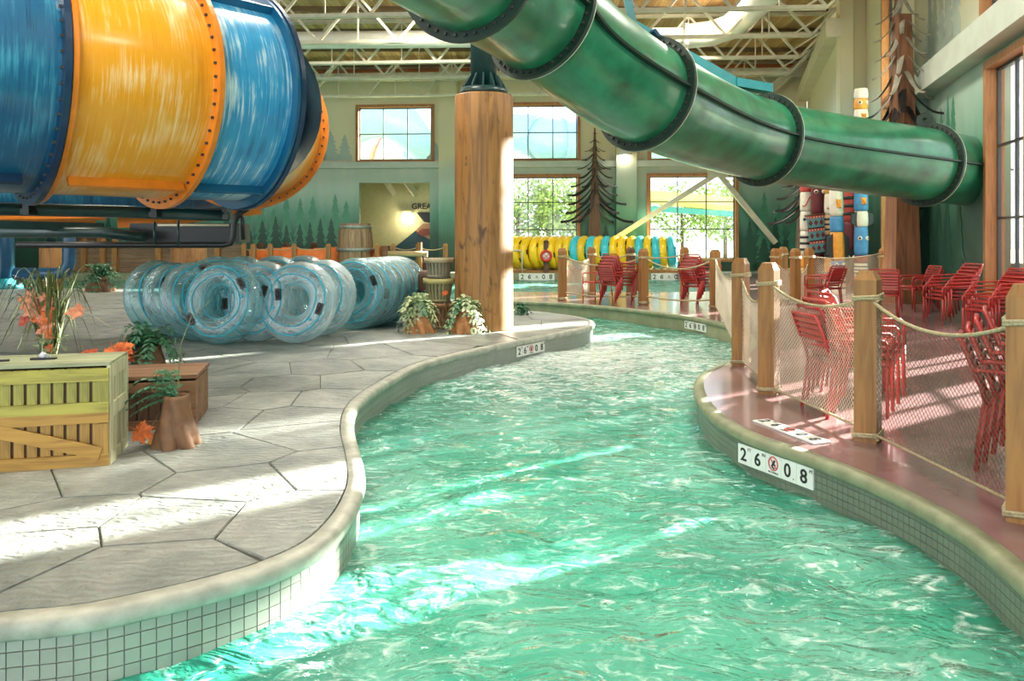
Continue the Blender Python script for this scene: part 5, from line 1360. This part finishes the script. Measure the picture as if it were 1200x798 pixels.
# ------------------------------------------------------------------ metal spruces
BRM = M('dark_bent_steel', (.035,.032,.03), .38, .6, var=.3)
BRL = M('pale_bent_steel', (.40,.38,.30), .4, .4, var=.25)
def spruce(loc, h, w0, w1, label, levels, z_lo, z_hi, reach_lo, reach_hi, trunk_mat, n_around=6, seed=1, pale_top=False, curve=.35, bw=.05):
    t = thing('metal_spruce', loc, label, 'sculpture'); Rr = random.Random(seed)
    MB().add([(x*wd/2, y*wd/2, z) for wd, z in ((w0,0),(w1,h)) for x, y in ((-1,-1),(1,-1),(1,1),(-1,1))], [(0,1,5,4),(1,2,6,5),(2,3,7,6),(3,0,4,7),(4,5,6,7)]).build('trunk', trunk_mat, t)
    for k in range(levels):
        u = k/(levels-1); z = z_lo+(z_hi-z_lo)*u; re = reach_lo+(reach_hi-reach_lo)*u
        for j in range(n_around):
            az = 2*PI*j/n_around+.35*(k % 2)+Rr.uniform(-.15,.15); d = Vector((math.cos(az), math.sin(az), 0)); s = Vector((-d.y, d.x, 0)); pts = []
            r = re*Rr.uniform(.85,1.08); wt0 = w0+(w1-w0)*z/h; m = 7
            vs = []
            for i in range(m+1):
                q = i/m; p = d*(wt0*.3+r*q)+Vector((0,0,z+curve*re*(1-q)**2*1.5-curve*re*.3*q+.12*re*max(0,q-.7)))
                ww = bw*re*(1-.75*q)+.012
                vs += [p-s*ww+Vector((0,0,-.04*re)), p+Vector((0,0,.03*re)), p+s*ww+Vector((0,0,-.04*re))]
            fs = []
            for i in range(m): fs += [(i*3,i*3+1,i*3+4,i*3+3),(i*3+1,i*3+2,i*3+5,i*3+4)]
            MB().add(vs, fs, True).build('branch', BRL if pale_top and u > .45 else BRM, t)
    return t
p = at(697, 318, 34.25); ht = EYE+(277-150)/F*34.25
sq = spruce((p.x,34.25,0), ht, .72, .06, 'tall slender metal spruce with drooping dark branches on the back wall behind the tubes', 11, 2.3, ht-.25, 1.5, .12, LOGD, 6, 2, bw=.03)
sq.scale = (1, .32, 1)
Yt = C1[1]-.85; p = at(1057, 300, Yt); ht = EYE+(277-18)/F*Yt
spruce((p.x,Yt,0), ht, .62, .30, 'big brown trunked metal spruce with pale curved branches beside the side wall', 9, 3.1, ht-.05, .90, .45, wood('spruce_trunk', (.20,.085,.04), (.08,.03,.015), axis=2, scale=4, rand=0), 5, 4, True, curve=.6, bw=.11)
Y3 = 25.0; p = at(945, 300, Y3)
spruce((p.x,Y3,0), 4.3, .6, .3, 'dark metal spruce half hidden under the green slide among the painted poles', 5, 2.05, 3.6, 1.1, .6, LOGD, 8, 6, bw=.05)

# ------------------------------------------------------------------ painted carved poles
PC = {'w': M('pole_white', (.72,.68,.58), .5, var=.08), 'k': M('pole_black', (.02,.02,.022), .5), 'b': M('pole_blue', (.06,.24,.48), .5), 'o': M('pole_orange', (.75,.32,.04), .5),
      'r': M('pole_red', (.48,.05,.04), .5), 't': M('pole_teal', (.10,.28,.30), .5), 'y': M('pole_tan', (.50,.34,.18), .5), 'm': M('pole_maroon', (.16,.02,.03), .5)}
def pole(px, Y, wpx, ytop, label, segs, lean=0.0):
    p = at(px, 330, Y); h = EYE-(ytop-HZ)/F*Y; r = wpx/2/F*Y
    t = thing('carved_pole', (p.x, Y, 0), label, 'carved pole'); t.rotation_euler = (0, lean, 0)
    z = 0; tot = sum(s[1] for s in segs)
    for c, f, deco in segs:
        hh = h*f/tot
        sg = MB().lathe([(r*.94,z),(r*1.03,z+hh*.15),(r*1.05,z+hh*.5),(r*1.0,z+hh*.85),(r*.93,z+hh-.005)], 20).build('segment', PC[c], t)
        if deco == 'eyes':
            for s in (-1, 1):
                a_ = -PI/2+s*.55; c0 = Vector((r*1.02*math.cos(a_), r*1.02*math.sin(a_), z+hh*.6))
                q = MB().sphere(c0, r*.34, 10, 6); q.build('eye', PC['w' if c != 'w' else 'b'], sg)
                MB().sphere(c0+Vector((.25*r*math.cos(a_), .25*r*math.sin(a_), 0)), r*.18, 8, 5).build('pupil', PC['k'], sg)
        if deco == 'beak':
            MB().add([(-r*.5,-r*.8,z+hh*.7),(r*.5,-r*.8,z+hh*.7),(r*.4,-r*.8,z+hh*.3),(-r*.4,-r*.8,z+hh*.3),(0,-r*1.9,z+hh*.35)], [(0,1,4),(1,2,4),(2,3,4),(3,0,4)]).build('beak', PC['o' if c != 'o' else 'w'], sg)
        if deco == 'mouth':
            MB().tube([(r*1.04*math.cos(a_), r*1.04*math.sin(a_), z+hh*.5+.25*hh*math.sin((a_+PI/2)*2.5)) for a_ in [-PI/2+.9*(i/8*2-1) for i in range(9)]], r*.13, 6).build('mouth', PC['r' if c != 'r' else 'k'], sg)
        if deco == 'bands':
            for q in range(3): MB().lathe([(r*1.07,z+hh*(.2+.25*q)),(r*1.1,z+hh*(.2+.25*q)),(r*1.1,z+hh*(.3+.25*q)),(r*1.07,z+hh*(.3+.25*q))], 20, caps=False).build('band', PC['k' if c != 'k' else 'w'], sg)
        if deco == 'wing':
            for s in (-1, 1): MB().prism([(0,0),(r*.9,hh*.25),(r*.8,hh*.8),(0,hh*.95)], -.03, .03, Matrix(((s,0,0,s*r*.85),(0,0,1,-r*.35),(0,1,0,z),(0,0,0,1)))).build('wing', PC['k' if c != 'k' else 'o'], sg)
        z += hh
    return t
pole(944, 23.4, 12, 205, 'white carved pole with black line figures, leftmost of the painted poles', [('y',.8,''),('o',.5,''),('w',1.0,'bands'),('w',.8,'eyes'),('w',.8,'mouth'),('r',.3,''),('w',.4,'')])
pole(958, 23.9, 15, 190, 'dark brown carved pole with an oval face behind the patterned banner', [('m',1.5,''),('k',1,'bands'),('m',1.4,'eyes'),('k',.5,'')])
pole(973, 22.4, 13, 200, 'slender black and tan carved pole between the banner and the white orange pole', [('k',.6,''),('o',.5,'beak'),('k',.8,'eyes'),('y',.7,'bands'),('w',.7,'mouth'),('o',.8,'')])
pole(983, 20.8, 15, 195, 'leaning white, orange and blue carved pole', [('w',.9,'bands'),('b',.35,'eyes'),('o',1.1,'wing'),('b',.6,''),('w',1.0,'beak'),('k',.3,''),('w',.6,'')], -.03)
pole(995, 21.5, 12, 190, 'dark red carved pole with round white eyes', [('m',.7,'mouth'),('k',.5,'eyes'),('m',.8,''),('r',.9,'bands'),('r',.8,'eyes')])
pole(1009, 20.5, 15, 104, 'tall blue and white carved pole rising above the green slide', [('y',.7,''),('w',.5,'bands'),('m',.3,'mouth'),('b',1.1,'eyes'),('w',.6,'wing'),('b',.8,'beak'),('k',.6,''),('o',.5,'eyes'),('w',1.0,'bands'),('r',.5,'mouth'),('w',.5,'beak'),('o',.4,'eyes'),('w',.4,'')])
bnr = thing('woven_banner', at(955, 253, 22.4), 'woven banner of teal, red and black bands with diamonds among the painted poles', 'banner')
bw_ = .50
for k, c in enumerate(('r','t','k','r','t','k','r','t','k')):
    hh = (.07,.26,.04)[k % 3]; z = -sum((.07,.26,.04)[q % 3] for q in range(k))-hh/2
    st_ = MB().box((.0,.0,z), (bw_,.03,hh), None).build('band', PC[c], bnr)
    if c == 't':
        for q in range(3): MB().prism([(0,-.09),(.06,0),(0,.09),(-.06,0)], 0, .01, Matrix(((1,0,0,-.16+.16*q),(0,0,-1,-.015),(0,1,0,z),(0,0,0,1)))).build('diamond', PC['m'], st_)
    if c == 'r':
        for q in range(6): MB().box((-.21+.084*q,-.016,z), (.03,.008,.03)).build('bead', PC['w'], st_)
MB().tube([(-.3,0,.03),(.3,0,.03)], .025, 8).build('pole_bar', LOGD, bnr)
bnr.rotation_euler = (0, -.12, 0)

# ------------------------------------------------------------------ outside the windows
GRD = M('outdoor_lawn', (.22,.30,.12), .9, var=.3, scale=.5)
struct('ground', MB().box((20, 75, -.45), (200, 78, .2)).box((75, 20, -.45), (100, 70, .2)), GRD)
LF = M('tree_leaf', (.20,.30,.09), .6, var=.5, scale=3)
BARK = M('tree_bark', (.10,.07,.05), .8)
def leaf_ball(n, R, seed):
    rr = random.Random(seed); mb = MB()
    for k in range(n):
        d = Vector((rr.gauss(0,1), rr.gauss(0,1), rr.gauss(0,.8))).normalized(); p = d*R*rr.uniform(.45,1)**.6; p.z *= .85
        a_ = Vector((rr.uniform(-1,1), rr.uniform(-1,1), rr.uniform(-1,1))).normalized(); b_ = a_.orthogonal().normalized(); s = rr.uniform(.10,.22)
        mb.add([p-a_*s, p+b_*s*.5, p+a_*s, p-b_*s*.5], [(0,1,2,3)])
    return mb
def out_tree(loc, h, R, label, seed, proto=[None]):
    if proto[0] is None:
        t = thing('leafy_tree', loc, label, 'tree', 'trees outside the back windows')
        MB().tube([(0,0,-.4),(0.05,0,h*.4),(.1,0,h*.75)], [.16,.12,.06], 8).build('trunk', BARK, t)
        for q in range(5): a_ = q*1.3; MB().tube([(0.05,0,h*(.3+.06*q)),(R*.7*math.cos(a_),R*.7*math.sin(a_),h*(.55+.07*q))], [.06,.02], 6).build('limb', BARK, t)
        f_ = leaf_ball(1500, R, 3).build('foliage', LF, t); f_.location = (0,0,h*.62); tag(f_, kind='stuff'); proto[0] = t
    else:
        t = copy_tree(proto[0]); t.location = loc; t['label'] = label; t.rotation_euler = (0,0,seed); 
    return t
def bk_(px, Y): return at(px, HZ, Y)
for k, (px, Y, lab) in enumerate(((606,44,'leafy tree outside the lower middle window, beside the log pillar'),(642,46,'leafy tree outside the middle of the lower middle window'),(674,43,'leafy tree outside the lower middle window, nearest the metal spruce'),
      (800,52,'leafy tree outside the lower right window, left of its centre'),(850,50,'leafy tree outside the right end of the lower right window'))):
    p = bk_(px, Y); out_tree((p.x, Y, 0), 5.2, 2.4, lab, k*1.1)
tall = out_tree((29.25, 27.9, 0), 17.5, 2.4, 'added unseen poplar blocking sun from the tall side window', .6)
tall.scale = (.42, .42, 3.4)  # added out of view, stretched to keep sun out of the side window
OB = M('outdoor_slide_blue', (.20,.40,.62), .35, var=.1); OW = M('outdoor_white', (.80,.80,.78), .6); OO = M('outdoor_canopy', (.80,.55,.22), .6)
sl1 = thing('outdoor_slide', bk_(640, 48), 'blue slide tube running outside the upper middle window', 'slide')
pa_ = catmull([at(560,160,48), at(620,158,47), at(660,166,46), at(720,160,48), at(800,172,50)], 6); tube_part('tube_section', pa_, 1.3, OB, sl1, 24)
for q in (8, 12, 16): ring_part('ring_flange', pa_[q], pa_[q+1]-pa_[q-1], 1.28, 1.45, .12, OB, sl1, 28)
for px in (575, 740): c = at(px, 165, 48.5); MB().tube([(c.x, 48.5, -.4), (c.x, 48.5, c.z-1)], .3, 10).build('column', OB, sl1, world=True)
sl2 = thing('outdoor_slide', bk_(465, 50), 'looping blue slide outside the upper left window', 'slide')
pa_ = catmull([at(395,150,50), at(440,135,48), at(475,143,47), at(500,165,48), at(530,190,52)], 6); tube_part('tube_section', pa_, 1.4, OB, sl2, 24)
c = at(489, 160, 50); MB().tube([(c.x, 50, -.4), (c.x, 50, 11)], .9, 14).build('tower_column', OB, sl2, world=True)
wh = thing('outdoor_flume', bk_(440, 54), 'white and salmon open flume outside the upper left window', 'slide')
pa_ = catmull([at(380,150,54), at(430,172,53), at(470,186,52), at(520,192,54)], 6); tube_part('trough', pa_, 1.9, OW, wh, 20)
ring_part('rim', pa_[10], pa_[11]-pa_[9], 1.9, 2.15, .2, M('salmon_rim', (.75,.35,.25), .5), wh, 28); ring_part('rim', pa_[14], pa_[15]-pa_[13], 1.9, 2.15, .2, M('salmon_rim2', (.75,.35,.25), .5), wh, 28)
for q in (4, 14): MB().tube([(pa_[q].x, pa_[q].y, -.4), (pa_[q].x, pa_[q].y, pa_[q].z-1.6)], .35, 10).build('column', OW, wh, world=True)
cn = thing('outdoor_canopy', bk_(830, 44), 'ochre roof canopy on posts outside the lower right window', 'canopy')
c = at(818, 238, 44); MB().bar((c.x-4.5, 44, c.z+.5), (c.x+4.5, 44, c.z-.3), 4, .5).build('roof', OO, cn, world=True)
MB().bar((c.x-4.5, 41.8, c.z-.3), (c.x+3, 41.8, c.z-.8), .12, .3).build('gutter', TEALST, cn, world=True)
for dx in (-3.5, 3.5): MB().tube([(c.x+dx, 44, -.4), (c.x+dx, 44, c.z)], .14, 8).build('post', OW, cn, world=True)
# outside the side window: teal-roofed building, hedge and parked car
hb2 = thing('outdoor_building', (27.5, 28, -.4), 'pale building with a steep teal roof outside the tall side window', 'building')
MB().box((0,0,1.4), (7,6,2.8)).build('wall', OW, hb2)
MB().add([(-4,-3.4,2.7),(4,-3.4,2.7),(4,3.4,2.7),(-4,3.4,2.7),(0,-3.4,6.2),(0,3.4,6.2)], [(0,1,4),(2,3,5),(1,2,5,4),(3,0,4,5),(3,2,1,0)]).build('roof', M('teal_roof', (.05,.32,.38), .5), hb2)
for q in (-2, 2): MB().box((q,-3.02,1.5), (1.2,.1,1.2)).build('window', BLACKM, hb2)
